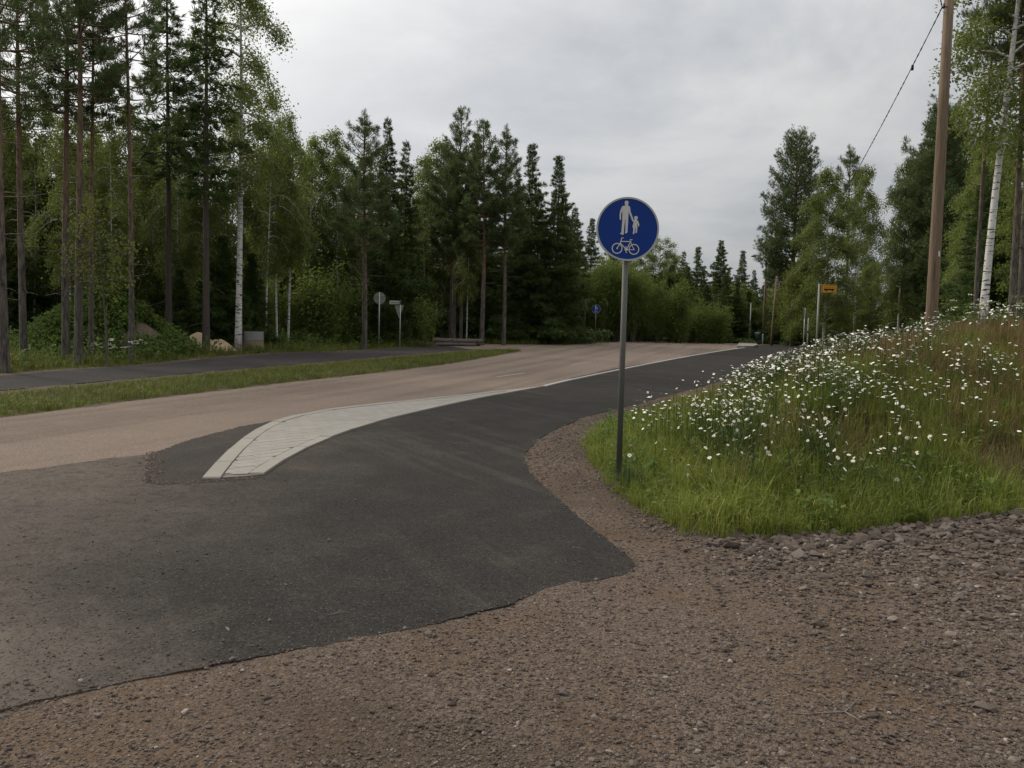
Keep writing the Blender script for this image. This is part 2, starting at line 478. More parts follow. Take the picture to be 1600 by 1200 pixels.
ZZ = ZZ + np.where(paved, np.maximum(-.03, .022 - .13 * dpav + (vnoise(XX, YY, 2.9) - .5) * .022 * np.clip(1 - dpav / .5, 0, 1)), np.clip((dpav - .1) / .8, 0, 1) * bump + (.022 + (vnoise(XX, YY, 2.9) - .5) * .022) * np.clip(1 - dpav / .7, 0, 1))
def gsurf(x, y):
    """height of the built ground sheet (bilinear)"""
    x, y = np.asarray(x, float), np.asarray(y, float)
    i = np.clip(np.searchsorted(gx, x) - 1, 0, len(gx) - 2); j = np.clip(np.searchsorted(gy, y) - 1, 0, len(gy) - 2)
    u = (x - gx[i]) / (gx[i + 1] - gx[i]); v = (y - gy[j]) / (gy[j + 1] - gy[j])
    return (ZZ[j, i] * (1 - u) + ZZ[j, i + 1] * u) * (1 - v) + (ZZ[j + 1, i] * (1 - u) + ZZ[j + 1, i + 1] * u) * v
ny, nx = XX.shape
idx = np.arange(nx * ny).reshape(ny, nx)
Q = np.stack([idx[:-1, :-1], idx[:-1, 1:], idx[1:, 1:], idx[1:, :-1]], -1).reshape(-1, 4)
me = mesh_np("ground", np.stack([XX, YY, ZZ], -1).reshape(-1, 3), Q, M['ground'], smooth=True)
bd = bank_d(XX, YY)
tl = XX * .963 - YY * .27
MEDIAN = ROAD_L + [(-1.6, 45.3)] + [(x + .45, y - .1) for x, y in PATH_N[::-1]]
grassm = np.clip(bd / .5, 0, 1)
grassm = np.maximum(grassm, np.where(inside(XX, YY, MEDIAN), np.clip(seg_dist(XX, YY, MEDIAN + MEDIAN[:1]) / .3, 0, 1), 0))
leftf = (~inside(XX, YY, [(-12, -40), (60, -40), (60, 400), (-3.9, 400)] + PATH_F[::-1][:1])) & (XX < 0)
pathl = np.interp(YY, [p[1] for p in PATH_F], [p[0] for p in PATH_F])
grassm = np.maximum(grassm, np.where((XX < pathl) & (YY < 50), np.clip((pathl - XX - .3) / .5, 0, 1), 0))
grassm = np.maximum(grassm, np.where((YY >= 50) & ~inside(XX, YY, ROAD), np.clip(seg_dist(XX, YY, ROAD + ROAD[:1]) / .8, 0, 1), 0))
at = me.attributes.new('grass', 'FLOAT', 'POINT'); at.data.foreach_set('value', grassm.ravel().astype(np.float32))
barem = np.clip(1 - np.hypot((XX - 5.6) / 1.1, (YY - 8.6) / 1.5), 0, 1) * 1.6
barem = np.clip(barem, 0, 1)
at = me.attributes.new('bare', 'FLOAT', 'POINT'); at.data.foreach_set('value', barem.ravel().astype(np.float32))
GROUND = tag(link("ground", me), kind='structure', label="brown gravel and grassy ground around the roads")

# ------------------------------------------------------------------ draped sheets
def densify(poly, st, jit=0.0):
    out = []
    n = len(poly)
    for i in range(n):
        a, b = poly[i], poly[(i + 1) % n]
        L = math.hypot(b[0] - a[0], b[1] - a[1])
        far = max(1.0, (a[1] + b[1]) / 2 / 12)
        k = max(1, int(L / (st * far)))
        nxn, nyn = (-(b[1] - a[1]) / L, (b[0] - a[0]) / L) if L else (0, 0)
        for j in range(k):
            t = j / k
            o = random.gauss(0, jit) if jit else 0
            out.append((a[0] + (b[0] - a[0]) * t + nxn * o, a[1] + (b[1] - a[1]) * t + nyn * o))
    return out
def smooth_poly(poly, it=1):
    for _ in range(it):
        out = []
        n = len(poly)
        for i in range(n):
            a, b = poly[i], poly[(i + 1) % n]
            out.append((a[0] * .75 + b[0] * .25, a[1] * .75 + b[1] * .25))
            out.append((a[0] * .25 + b[0] * .75, a[1] * .25 + b[1] * .75))
        poly = out
    return poly
def sheet(name, poly, off, mat, grid=1.0, edge=.12, jit=.006, skirt=.06, label=None):
    b = densify(poly, edge, jit)
    xs = [p[0] for p in b]; ys = [p[1] for p in b]
    X, Y = np.meshgrid(np.arange(min(xs), max(xs), grid), np.arange(max(min(ys), -14), max(ys), grid))
    X, Y = X.ravel() + .013, Y.ravel() + .017
    k = inside(X, Y, b) & (seg_dist(X, Y, poly + poly[:1]) > grid * .35)
    pts = [Vector(p) for p in b] + [Vector((float(x), float(y))) for x, y in zip(X[k], Y[k])]
    nb = len(b)
    v, e, f, *_ = delaunay_2d_cdt(pts, [(i, (i + 1) % nb) for i in range(nb)], [], 1, 1e-5)
    vx = np.array([p[0] for p in v]); vy = np.array([p[1] for p in v])
    vz = terrain(vx, vy) + off
    V = np.stack([vx, vy, vz], 1)
    F = np.array([t for t in f if len(t) == 3])
    # orient upwards
    a, c, d = V[F[:, 0]], V[F[:, 1]], V[F[:, 2]]
    nzv = np.cross(c - a, d - a)[:, 2]
    F[nzv < 0] = F[nzv < 0][:, ::-1]
    # skirt round the rim
    from collections import Counter
    cnt = Counter()
    for t in F:
        for i in range(3):
            cnt[tuple(sorted((int(t[i]), int(t[(i + 1) % 3]))))] += 1
    rim = [(int(t[i]), int(t[(i + 1) % 3])) for t in F for i in range(3) if cnt[tuple(sorted((int(t[i]), int(t[(i + 1) % 3]))))] == 1]
    low = V.copy(); low[:, 2] -= skirt
    n = len(V)
    sk = np.array([(b_, a_, a_ + n, b_ + n) for a_, b_ in rim])
    me = mesh_np(name, np.concatenate([V, low]), [F, sk], mat, smooth=False)
    return tag(link(name, me), kind='structure', label=label)
sheet("road", ROAD, .014, M['old_asphalt'], 1.2, .3, .01, .08, "worn reddish brown asphalt road")
sheet("cycle_path", PATH_N + PATH_F[::-1], .020, M['path_asphalt'], 1.5, .3, .012, .08, "narrow dark asphalt path along the forest on the left")
sheet("asphalt_apron", NEW, .024, M['new_asphalt'], .8, .07, .008, .05, "fresh dark asphalt path widening in the foreground")
sheet("asphalt_patch", PATCH, .0275, M['patch_asphalt'], .5, .06, .016, .003, "dark asphalt patch left of the paved island")
DSTRIP = [(.66, 21.05), (1.97, 25.41), (3.75, 30.36), (7.4, 38.34), (8.2, 39.9), (4.98, 32.15), (1.88, 24.25), (.88, 21.25)]
sheet("asphalt_strip", DSTRIP, .019, M['patch_asphalt'], .8, .15, .02, .01, "dark asphalt strip beside the white kerb line")
for a, b in (((2.32, 32.46), (3.3, 34.9)), ((-.48, 24.73), (.4, 26.9)), ((7.13, 44.08), (8.05, 46.2))):
    dx, dy = b[0] - a[0], b[1] - a[1]; L = math.hypot(dx, dy); ox, oy = -dy / L * .05, dx / L * .05
    sheet("road_marking", [(a[0] + ox, a[1] + oy), (a[0] - ox, a[1] - oy), (b[0] - ox, b[1] - oy), (b[0] + ox, b[1] + oy)], .018, M['paint_line'], .5, .4, .004, .002, "worn white centre line dash")

# ------------------------------------------------------------------ paved island with kerb stones
def resample(pts, st):
    P = np.array(pts, float)
    # catmull-rom smoothing
    out = []
    for i in range(len(P) - 1):
        p0, p1, p2, p3 = P[max(i - 1, 0)], P[i], P[i + 1], P[min(i + 2, len(P) - 1)]
        for t in np.linspace(0, 1, 12, endpoint=False):
            out.append(.5 * ((2 * p1) + (-p0 + p2) * t + (2 * p0 - 5 * p1 + 4 * p2 - p3) * t ** 2 + (-p0 + 3 * p1 - 3 * p2 + p3) * t ** 3))
    out.append(P[-1])
    Q = np.array(out)
    d = np.concatenate([[0], np.cumsum(np.hypot(*np.diff(Q, axis=0).T))])
    n = max(2, int(round(d[-1] / st)) + 1)
    s = np.linspace(0, d[-1], n)
    return np.stack([np.interp(s, d, Q[:, 0]), np.interp(s, d, Q[:, 1])], 1)
ISL_L = [(-3.03, 8.05), (-3.3, 9.33), (-3.52, 10.55), (-3.7, 11.93), (-3.72, 13.31), (-3.41, 14.66), (-2.7, 15.95), (-1.61, 17.6), (-.58, 19.2), (.83, 21.3)]
ISL_R = [(-2.52, 8.37), (-2.56, 9.16), (-2.53, 10.53), (-2.3, 12.41), (-1.79, 14.46), (-.8, 17.42), (.01, 19.44), (.83, 21.3)]
ISL = link("paved_island", None, None, (-2.6, 12.5, tz(-2.6, 12.5)))
tag(ISL, "pale grey paved stone island tapering to a point beside the dark asphalt", "traffic island")
def prism_piece(name, poly, z0, h, mat, parent, bev=.006, tilt=0.0):
    """flat stone with a chamfered top edge; poly ccw in xy (world), stored relative to the parent"""
    cx = sum(p[0] for p in poly) / len(poly); cy = sum(p[1] for p in poly) / len(poly)
    gz = tz(cx, cy)
    n = len(poly)
    V = []
    rr = max(.02, min(math.hypot(p[0] - cx, p[1] - cy) for p in poly))
    k = max(.5, 1 - bev / rr)
    for zz, q in ((z0 - .06, 1), (z0 + h - bev, 1), (z0 + h, k)):
        for x, y in poly:
            X, Y = cx + (x - cx) * q, cy + (y - cy) * q
            V.append((X - cx, Y - cy, float(terrain(np.array([X]), np.array([Y]))[0]) - gz + zz + tilt * (X - cx)))
    F = [tuple(range(2 * n, 3 * n))]
    for l in (0, 1):
        F += [(l * n + i, l * n + (i + 1) % n, (l + 1) * n + (i + 1) % n, (l + 1) * n + i) for i in range(n)]
    me = bpy.data.meshes.new(name)
    me.from_pydata(V, [], F)
    me.materials.append(mat)
    me.update()
    o = link(name, me)
    o.parent = parent
    o.location = (cx - parent.location.x, cy - parent.location.y, gz - parent.location.z)
    return o
def kerb_row(line, side, w, gap=.012, h=.036, mat=None):
    inner = []
    n = len(line)
    for i in range(n):
        t = line[min(i + 1, n - 1)] - line[max(i - 1, 0)]
        t = t / np.hypot(*t)
        inner.append(line[i] + np.array([t[1], -t[0]]) * w * side)
    inner = np.array(inner)
    for i in range(n - 1):
        a, b, c, d = line[i], line[i + 1], inner[i + 1], inner[i]
        g1 = (b - a) / np.hypot(*(b - a)) * gap / 2
        poly = [tuple(a + g1), tuple(b - g1), tuple(c - g1), tuple(d + g1)]
        area = sum(poly[k][0] * poly[(k + 1) % 4][1] - poly[(k + 1) % 4][0] * poly[k][1] for k in range(4))
        if area < 0: poly = poly[::-1]
        prism_piece("kerbstone", poly, .012, h + random.uniform(-.004, .004), mat or M['kerb'], ISL, .012)
    return inner
Lk = resample(ISL_L, .98); Rk = resample(ISL_R, .98)
Lk2, Rk2 = Lk[:-2], Rk[:-2]
kerb_row(Lk2, 1, .17); kerb_row(Rk2, -1, .15)
fl = resample(ISL_L, .2); fr = resample(ISL_R, .2)
def offset(line, w):
    out = []
    for i in range(len(line)):
        t = line[min(i + 1, len(line) - 1)] - line[max(i - 1, 0)]; t = t / np.hypot(*t)
        out.append(line[i] + np.array([t[1], -t[0]]) * w)
    return np.array(out)
il, ir = offset(fl, .18), offset(fr, -.16)
keep = [i for i in range(len(il)) if inside(il[i, 0], il[i, 1], [tuple(p) for p in fl] + [tuple(p) for p in fr[::-1]]) and np.min(np.hypot(*(fr - il[i]).T)) > .175]
keepr = [i for i in range(len(ir)) if inside(ir[i, 0], ir[i, 1], [tuple(p) for p in fl] + [tuple(p) for p in fr[::-1]]) and np.min(np.hypot(*(fl - ir[i]).T)) > .19]
tipi = ((il[keep[-1]] + ir[keepr[-1]]) / 2)
INNER = [tuple(il[i]) for i in keep] + [tuple(ir[i]) for i in keepr[::-1]]
def clip_convex(sub, clip):
    out = sub
    for i in range(len(clip)):
        a, b = clip[i], clip[(i + 1) % len(clip)]
        ins = lambda p: (b[0] - a[0]) * (p[1] - a[1]) - (b[1] - a[1]) * (p[0] - a[0]) >= 0
        res = []
        for j in range(len(out)):
            p, q = out[j], out[(j + 1) % len(out)]
            if ins(p): res.append(p)
            if ins(p) != ins(q):
                d1 = (b[0] - a[0]) * (p[1] - a[1]) - (b[1] - a[1]) * (p[0] - a[0])
                d2 = (b[0] - a[0]) * (q[1] - a[1]) - (b[1] - a[1]) * (q[0] - a[0])
                t = d1 / (d1 - d2)
                res.append((p[0] + (q[0] - p[0]) * t, p[1] + (q[1] - p[1]) * t))
        out = res
        if len(out) < 3: return []
    return out
ux, uy = .60, .80
pw, pl, gp = .20, .28, .009
for r in range(-30, 60):
    for c in range(-30, 60):
        u0 = c * pl + (r % 2) * pl / 2; v0 = r * pw
        cell = []
        for du, dv in ((gp / 2, gp / 2), (pl - gp / 2, gp / 2), (pl - gp / 2, pw - gp / 2), (gp / 2, pw - gp / 2)):
            u, v = u0 + du, v0 + dv
            cell.append((-2.9 + u * ux + v * -uy, 11.0 + u * uy + v * ux))
        mx_, my_ = cell[0]
        if not (-4.4 < mx_ < 1.4 and 7.3 < my_ < 21.8): continue
        pc = clip_convex(INNER, cell)
        if len(pc) < 3: continue
        # drop doubles
        q = []
        for p in pc:
            if not q or math.hypot(p[0] - q[-1][0], p[1] - q[-1][1]) > .004: q.append(p)
        if len(q) > 2 and math.hypot(q[0][0] - q[-1][0], q[0][1] - q[-1][1]) < .004: q.pop()
        if len(q) < 3: continue
        ar = .5 * abs(sum(q[k][0] * q[(k + 1) % len(q)][1] - q[(k + 1) % len(q)][0] * q[k][1] for k in range(len(q))))
        if ar < .004: continue
        ar2 = sum(q[k][0] * q[(k + 1) % len(q)][1] - q[(k + 1) % len(q)][0] * q[k][1] for k in range(len(q)))
        if ar2 < 0: q = q[::-1]
        prism_piece("paver", q, .012, .030 + random.uniform(-.001, .001), M['paver'], ISL, .003, random.gauss(0, .001))
# jointing sand bed under the pavers and the solid tip
bed = [tuple(p) for p in fl] + [tuple(p) for p in fr[::-1][1:]]
bm_ = MB()
bedpts = [Vector(p) for p in bed]
v, e, f, *_ = delaunay_2d_cdt(bedpts, [(i, (i + 1) % len(bed)) for i in range(len(bed))], [], 1, 1e-5)
bm_.add([(p[0] - ISL.location.x, p[1] - ISL.location.y, tz(p[0], p[1]) + .031 - ISL.location.z) for p in v], f)
bm_.build("bedding", stone_mat("bedding", (.105, .095, .082), (.155, .142, .124)), ISL)
tipl = [tuple(p) for p in resample(ISL_L, .98)[-3:]]; tipr = [tuple(p) for p in resample(ISL_R, .98)[-3:]]
tp = tipl + tipr[::-1][1:]
ar2 = sum(tp[k][0] * tp[(k + 1) % len(tp)][1] - tp[(k + 1) % len(tp)][0] * tp[k][1] for k in range(len(tp)))
prism_piece("kerbstone", tp if ar2 > 0 else tp[::-1], .012, .034, M['kerb'], ISL, .006)

# white flush kerb between the road and the path, and the far island nose
KL = resample([(.83, 21.3), (1.88, 24.32), (4.98, 32.23), (10.33, 44.65), (18.43, 62.08)], 1.2)
KR = link("edge_kerb", None, None, (.83, 21.3, tz(.83, 21.3)))
tag(KR, "long thin white kerb line between reddish road and dark path", "kerb")
for i in range(len(KL) - 1):
    a, b = KL[i], KL[i + 1]
    t = (b - a) / np.hypot(*(b - a)); nn = np.array([t[1], -t[0]]) * (.06 if i < 20 else .085)
    poly = [tuple(a + nn + t * .006), tuple(b + nn - t * .006), tuple(b - nn - t * .006), tuple(a - nn + t * .006)]
    prism_piece("kerbstone", poly, .02, .035, M['kerb_white'], KR, .006)
NOSE = [(15.3, 56.3), (16.6, 57.0), (17.9, 60.4), (19.0, 64.5), (18.2, 66.5), (16.9, 62)]
NI = link("island_nose", None, None, (17.3, 61, tz(17.3, 61)))
tag(NI, "low cream kerbed traffic island nose far up the road at the crest", "traffic island")
for i in range(len(NOSE)):
    a, b = np.array(NOSE[i]), np.array(NOSE[(i + 1) % len(NOSE)])
    c = np.array([17.3, 61.3])
    poly = [tuple(a), tuple(b), tuple(b + (c - b) * .22), tuple(a + (c - a) * .22)]
    ar2 = sum(poly[k][0] * poly[(k + 1) % 4][1] - poly[(k + 1) % 4][0] * poly[k][1] for k in range(4))
    prism_piece("kerbstone", poly if ar2 > 0 else poly[::-1], .02, .15, M['kerb'], NI, .02)
poly = [tuple(np.array(p) + (np.array([17.3, 61.3]) - np.array(p)) * .225) for p in NOSE]
ar2 = sum(poly[k][0] * poly[(k + 1) % 6][1] - poly[(k + 1) % 6][0] * poly[k][1] for k in range(6))
prism_piece("island_top", poly if ar2 > 0 else poly[::-1], .02, .13, M['paver'], NI, .01)
#@@PART2
# ------------------------------------------------------------------ foliage and bark materials
def leaf_mat(name, a, b, c, transl=.35, rough=.6):
    m, nt = new_mat(name)
    g = nt.n('ShaderNodeNewGeometry')
    oi = nt.n('ShaderNodeObjectInfo').outputs['Random']
    col = nt.ramp(g.outputs['Random Per Island'], [(0, a), (.55, b), (1, c)])
    col = nt.mix(nt.math('MULTIPLY', oi, .45), col, tuple(x * .55 for x in b))
    p = nt.n('ShaderNodeBsdfPrincipled', {'Base Color': col, 'Roughness': rough, 'Specular IOR Level': .2})
    t = nt.n('ShaderNodeBsdfTranslucent', {'Color': nt.mix(.5, col, c)})
    mxs = nt.n('ShaderNodeMixShader', {0: transl, 1: p.outputs[0], 2: t.outputs[0]})
    nt.n('ShaderNodeOutputMaterial', {0: mxs.outputs[0]})
    return m
M['pine_needles'] = leaf_mat("pine_needles", (0.059, 0.092, 0.036), (0.094, 0.136, 0.051), (0.145, 0.188, 0.069), .35)
M['spruce_needles'] = leaf_mat("spruce_needles", (0.043, 0.079, 0.024), (0.073, 0.119, 0.036), (0.130, 0.175, 0.048), .35)
M['birch_leaves'] = leaf_mat("birch_leaves", (0.089, 0.128, 0.029), (0.142, 0.189, 0.043), (0.231, 0.267, 0.068), .5)
M['sapling_leaves'] = leaf_mat("sapling_leaves", (0.090, 0.138, 0.028), (0.143, 0.196, 0.042), (0.206, 0.256, 0.061), .5)
M['yellow_leaves'] = leaf_mat("yellow_leaves", (0.098, 0.132, 0.028), (0.161, 0.198, 0.039), (0.253, 0.276, 0.061), .4)
M['weed_leaves'] = leaf_mat("weed_leaves", (0.061, 0.109, 0.023), (0.104, 0.167, 0.036), (0.172, 0.230, 0.054), .35)

def bark_mat(kind):
    m, nt = new_mat(kind + "_bark")
    tcn = nt.n('ShaderNodeTexCoord').outputs['Object']
    g = nt.n('ShaderNodeNewGeometry').outputs['Position']
    z = nt.n('ShaderNodeSeparateXYZ', {0: tcn}).outputs[2]
    n = nt.noise(nt.mapping(tcn, (7, 7, 1.6)), 2.0, 5, .65)
    if kind == 'pine':
        low = nt.mix(nt.step(n, .3, .7), (.038, .034, .030), (.150, .132, .116))
        hi = nt.mix(nt.step(n, .3, .7), (.075, .055, .041), (.215, .142, .094))
        c = nt.mix(nt.step(nt.math('ADD', z, nt.math('MULTIPLY', n, 3.0)), 3.5, 8.5), low, hi)
        h = n
    elif kind == 'birch':
        w = nt.mix(nt.noise(tcn, 3, 4), (.46, .45, .43), (.66, .65, .62))
        mk = nt.noise(nt.mapping(tcn, (2.2, 2.2, 11.0)), 2.0, 4, .6)
        c = nt.mix(nt.step(mk, .55, .60), w, (.035, .032, .030))
        c = nt.mix(nt.math('MULTIPLY', nt.step(nt.math('ADD', z, nt.math('MULTIPLY', n, 1.2)), 1.6, .4), .85), c, (.05, .045, .04))
        h = mk
    elif kind == 'spruce':
        c = nt.mix(n, (.045, .038, .033), (.105, .088, .075))
        h = n
    else:
        c = nt.mix(n, (.055, .050, .042), (.13, .12, .10))
        h = n
    finish(nt, c, .92, h, .5, .02, spec=.2)
    return m
for k in ('pine', 'birch', 'spruce', 'twig'):
    M[k + '_bark'] = bark_mat(k)
m, nt = new_mat("dead_wood"); M['dead_wood'] = m
finish(nt, nt.mix(nt.noise(nt.n('ShaderNodeTexCoord').outputs['Object'], 9, 4), (.10, .09, .08), (.22, .20, .18)), .9)

# ------------------------------------------------------------------ tree prototypes
def needle_tuft(n, length, width, spread, seed):
    """fan of thin triangles around +Z"""
    r = np.random.default_rng(seed)
    V, F = [], []
    for i in range(n):
        th = r.uniform(0, 2 * PI); ph = abs(r.normal(0, spread))
        d = np.array([math.sin(ph) * math.cos(th), math.sin(ph) * math.sin(th), math.cos(ph)])
        s = np.cross(d, r.normal(size=3)); s /= np.linalg.norm(s)
        L = length * r.uniform(.7, 1.15)
        b = len(V)
        base = d * L * .08
        V += [base - s * width * .5, base + d * L * .55 + s * width, base + d * L]
        F.append((b, b + 1, b + 2))
    return np.array(V), np.array(F)

def tub_np(pts, rad, n):
    V, F = tube(pts, rad, n, False)
    return np.array([tuple(v) for v in V]), [np.array(F)]

def trunk_pts(h, sway, r, n=12, lean=0.0):
    ph = r.uniform(0, 6.28)
    out = []
    for i in range(n + 1):
        u = i / n
        out.append((sway * math.sin(ph + u * 3.0) * u + lean * u * h, sway * math.cos(ph * 1.7 + u * 2.3) * u, u * h))
    return out

def axis_at(pts, z):
    zs = [p[2] for p in pts]
    return np.array([np.interp(z, zs, [p[0] for p in pts]), np.interp(z, zs, [p[1] for p in pts]), z])

def make_pine(seed, h, cs, rmax, r0, dens=1.0, full=False, stubs=10, tuft=.34):
    r = np.random.default_rng(seed)
    tp = trunk_pts(h, .18, r)
    wood = [tub_np(tp, [r0 * (1.12 if i == 0 else 1) * (1 - .86 * (i / 12) ** 1.1) for i in range(13)], 9)]
    P, D, TS = [], [], []
    z = cs
    while z < h - .15:
        u = (z - cs) / (h - cs)
        prof = (np.interp(u, [0, .15, .35, .7, 1], [.70, 1.0, .98, .70, .22]) if full else np.interp(u, [0, .2, .45, .75, 1], [.70, 1.0, .80, .42, .07]))
        nb = r.integers(6, 9) if full else r.integers(3, 6)
        a0 = r.uniform(0, 6.28)
        for k in range(nb):
            if r.random() < .12: continue
            a = a0 + k * 2 * PI / nb + r.normal(0, .25)
            L = rmax * prof * r.uniform(.55, 1.15)
            el = np.interp(u, [0, .5, 1], [-.05, .30, .95]) + r.normal(0, .12)
            st = axis_at(tp, z + r.uniform(-.1, .1))
            pts = []
            ns = 6
            dz = 0
            for j in range(ns + 1):
                t = j / ns
                e = el + .55 * t * t - .18 * (1 - t)
                pts.append(st + np.array([math.cos(a + .15 * t) * L * t, math.sin(a + .15 * t) * L * t, L * (math.sin(el) * t + .22 * t * t - .10 * t * (1 - t))]))
            wood.append(tub_np(pts, [max(.012, .045 * (r0 / .16) * (1 - .8 * j / ns) * min(1, L)) for j in range(ns + 1)], 4))
            nt_ = int(max(5, L * 24 * dens))
            for q in range(nt_):
                t = r.uniform(.22, 1.02) ** .75 if full else 1 - abs(r.normal(0, .30))
                t = min(1.0, max(.18, t))
                j = min(ns - 1, int(t * ns)); f = t * ns - j
                p = np.array(pts[j]) * (1 - f) + np.array(pts[j + 1]) * f
                side = r.normal(0, (.30 if full else .16) * (L ** .5) * (1.15 - .5 * t))
                p = p + np.array([-math.sin(a) * side, math.cos(a) * side, abs(r.normal(0, .10)) + .02 + (r.normal(0, .16) if full else 0)])
                P.append(p); D.append(a); TS.append(1.05 - .40 * u)
        z += r.uniform(.26, .42) * (h / 14) / (dens ** .3)
    for k in range(6):
        P.append(axis_at(tp, h - .08 * k) + r.normal(0, .05, 3)); D.append(0); TS.append(.6)
    for k in range(stubs):
        zz = r.uniform(cs * .25, cs * 1.02)
        a = r.uniform(0, 6.28); L = r.uniform(.25, .8) * (1.6 if zz > cs * .6 else 1)
        st = axis_at(tp, zz)
        wood.append(tub_np([st, st + np.array([math.cos(a) * L * .5, math.sin(a) * L * .5, .05]), st + np.array([math.cos(a) * L, math.sin(a) * L, r.uniform(-.1, .25)])], [.018, .012, .005], 4))
    P = np.array(P); D = np.array(D); TS = np.array(TS)
    parts = []
    for v in range(3):
        k = np.arange(len(P)) % 3 == v
        TV, TF = needle_tuft(12, 1.0, .075, .95, seed * 10 + v)
        n = k.sum()
        parts.append(scatter(TV, TF, P[k], r.uniform(.65, 1.2, n) * tuft * TS[k], rots(D[k] - PI / 2 + r.normal(0, .5, n), -r.uniform(0, .9, n), r.uniform(0, 6.28, n))))
    return merge(wood), merge(parts), 'pine'

def make_spruce(seed, h, cs, rmax, r0, dens=1.0, slim=False, tuft=.38):
    r = np.random.default_rng(seed)
    tp = trunk_pts(h, .06, r)
    wood = [tub_np(tp, [r0 * (1.15 if i == 0 else 1) * (1 - .93 * (i / 12)) for i in range(13)], 8)]
    P, A, TL, TS = [], [], [], []
    z = cs
    while z < h - .1:
        u = (z - cs) / (h - cs)
        prof = np.interp(u, [0, .08, .3, .6, .85, 1], [.7, .95, .92, .58, .24, .05]) if slim else np.interp(u, [0, .06, .25, .6, 1], [.85, 1.0, .82, .46, .04])
        nb = r.integers(5, 8)
        a0 = r.uniform(0, 6.28)
        wl = r.uniform(.45, 1.2) if slim else r.uniform(.62, 1.2)
        for k in range(nb):
            if r.random() < .08: continue
            a = a0 + k * 2 * PI / nb + r.normal(0, .2)
            L = max(.12, rmax * prof * wl * (r.uniform(.35, 1.0) if r.random() < .6 else r.uniform(1.0, 1.45)))
            droop = np.interp(u, [0, .5, .85, 1], [.42, .30, .02, -.55])
            st = axis_at(tp, z + r.uniform(-.08, .08))
            pts = []
            for j in range(5):
                t = j / 4
                pts.append(st + np.array([math.cos(a) * L * t, math.sin(a) * L * t, -droop * L * t + .22 * L * t * t]))
            wood.append(tub_np(pts, [max(.008, .03 * (1 - .8 * j / 4) * min(1.3, L)) for j in range(5)], 3))
            nt_ = int(max(3, L * 25 * dens / (1.05 - .45 * u)))
            for q in range(nt_):
                t = r.uniform(.12, 1.0) ** .75
                j = min(3, int(t * 4)); f = t * 4 - j
                p = pts[j] * (1 - f) + pts[j + 1] * f
                side = r.uniform(-1, 1) * .34 * L * (1.05 - t) + r.normal(0, .04)
                p = p + np.array([-math.sin(a) * side, math.cos(a) * side, -abs(side) * .25 - abs(r.normal(0, .04))])
                P.append(p); A.append(a + np.sign(side) * .6); TL.append(1.75 - .9 * u + r.normal(0, .25)); TS.append(1.05 - .50 * u)
        z += r.uniform(.18, .32) * (h / 13) / (dens ** .3) * (1.15 - .35 * u)
    for k in range(8):
        P.append(axis_at(tp, h - .05 - .07 * k) + r.normal(0, .03, 3)); A.append(r.uniform(0, 6.28)); TL.append(.3); TS.append(.4)
    if cs > 2:
        for k in range(22):
            zz = r.uniform(1.0, cs); a = r.uniform(0, 6.28); L = r.uniform(.4, 1.3)
            st = axis_at(tp, zz)
            wood.append(tub_np([st, st + np.array([math.cos(a) * L * .5, math.sin(a) * L * .5, -.1 * L]), st + np.array([math.cos(a) * L, math.sin(a) * L, -.28 * L])], [.014, .010, .004], 3))
    P, A, TL, TS = np.array(P), np.array(A), np.array(TL), np.array(TS)
    parts = []
    for v in range(3):
        k = np.arange(len(P)) % 3 == v
        TV, TF = needle_tuft(9, 1.0, .095, .5, seed * 10 + v)
        n = k.sum()
        # tuft axis tilts from up (0) to outward (pi/2) to hanging (>pi/2)
        parts.append(scatter(TV, TF, P[k], r.uniform(.6, 1.15, n) * tuft * TS[k], rots(A[k] - PI / 2 + r.normal(0, .35, n), -np.clip(TL[k] + r.normal(0, .25, n), 0, 2.9), r.uniform(0, 6.28, n))))
    return merge(wood), merge(parts), 'spruce'

LEAF_V = np.array([(0, 0, 0), (.36, .5, .06), (0, 1.05, 0), (-.36, .5, .06)])
LEAF_F = np.array([(0, 1, 2, 3)])
def leaf_cloud(P, size, r):
    n = len(P)
    return scatter(LEAF_V, LEAF_F, P, r.uniform(.65, 1.25, n) * size, rots(r.uniform(0, 6.28, n), r.uniform(-1.9, .5, n), r.normal(0, .7, n)))

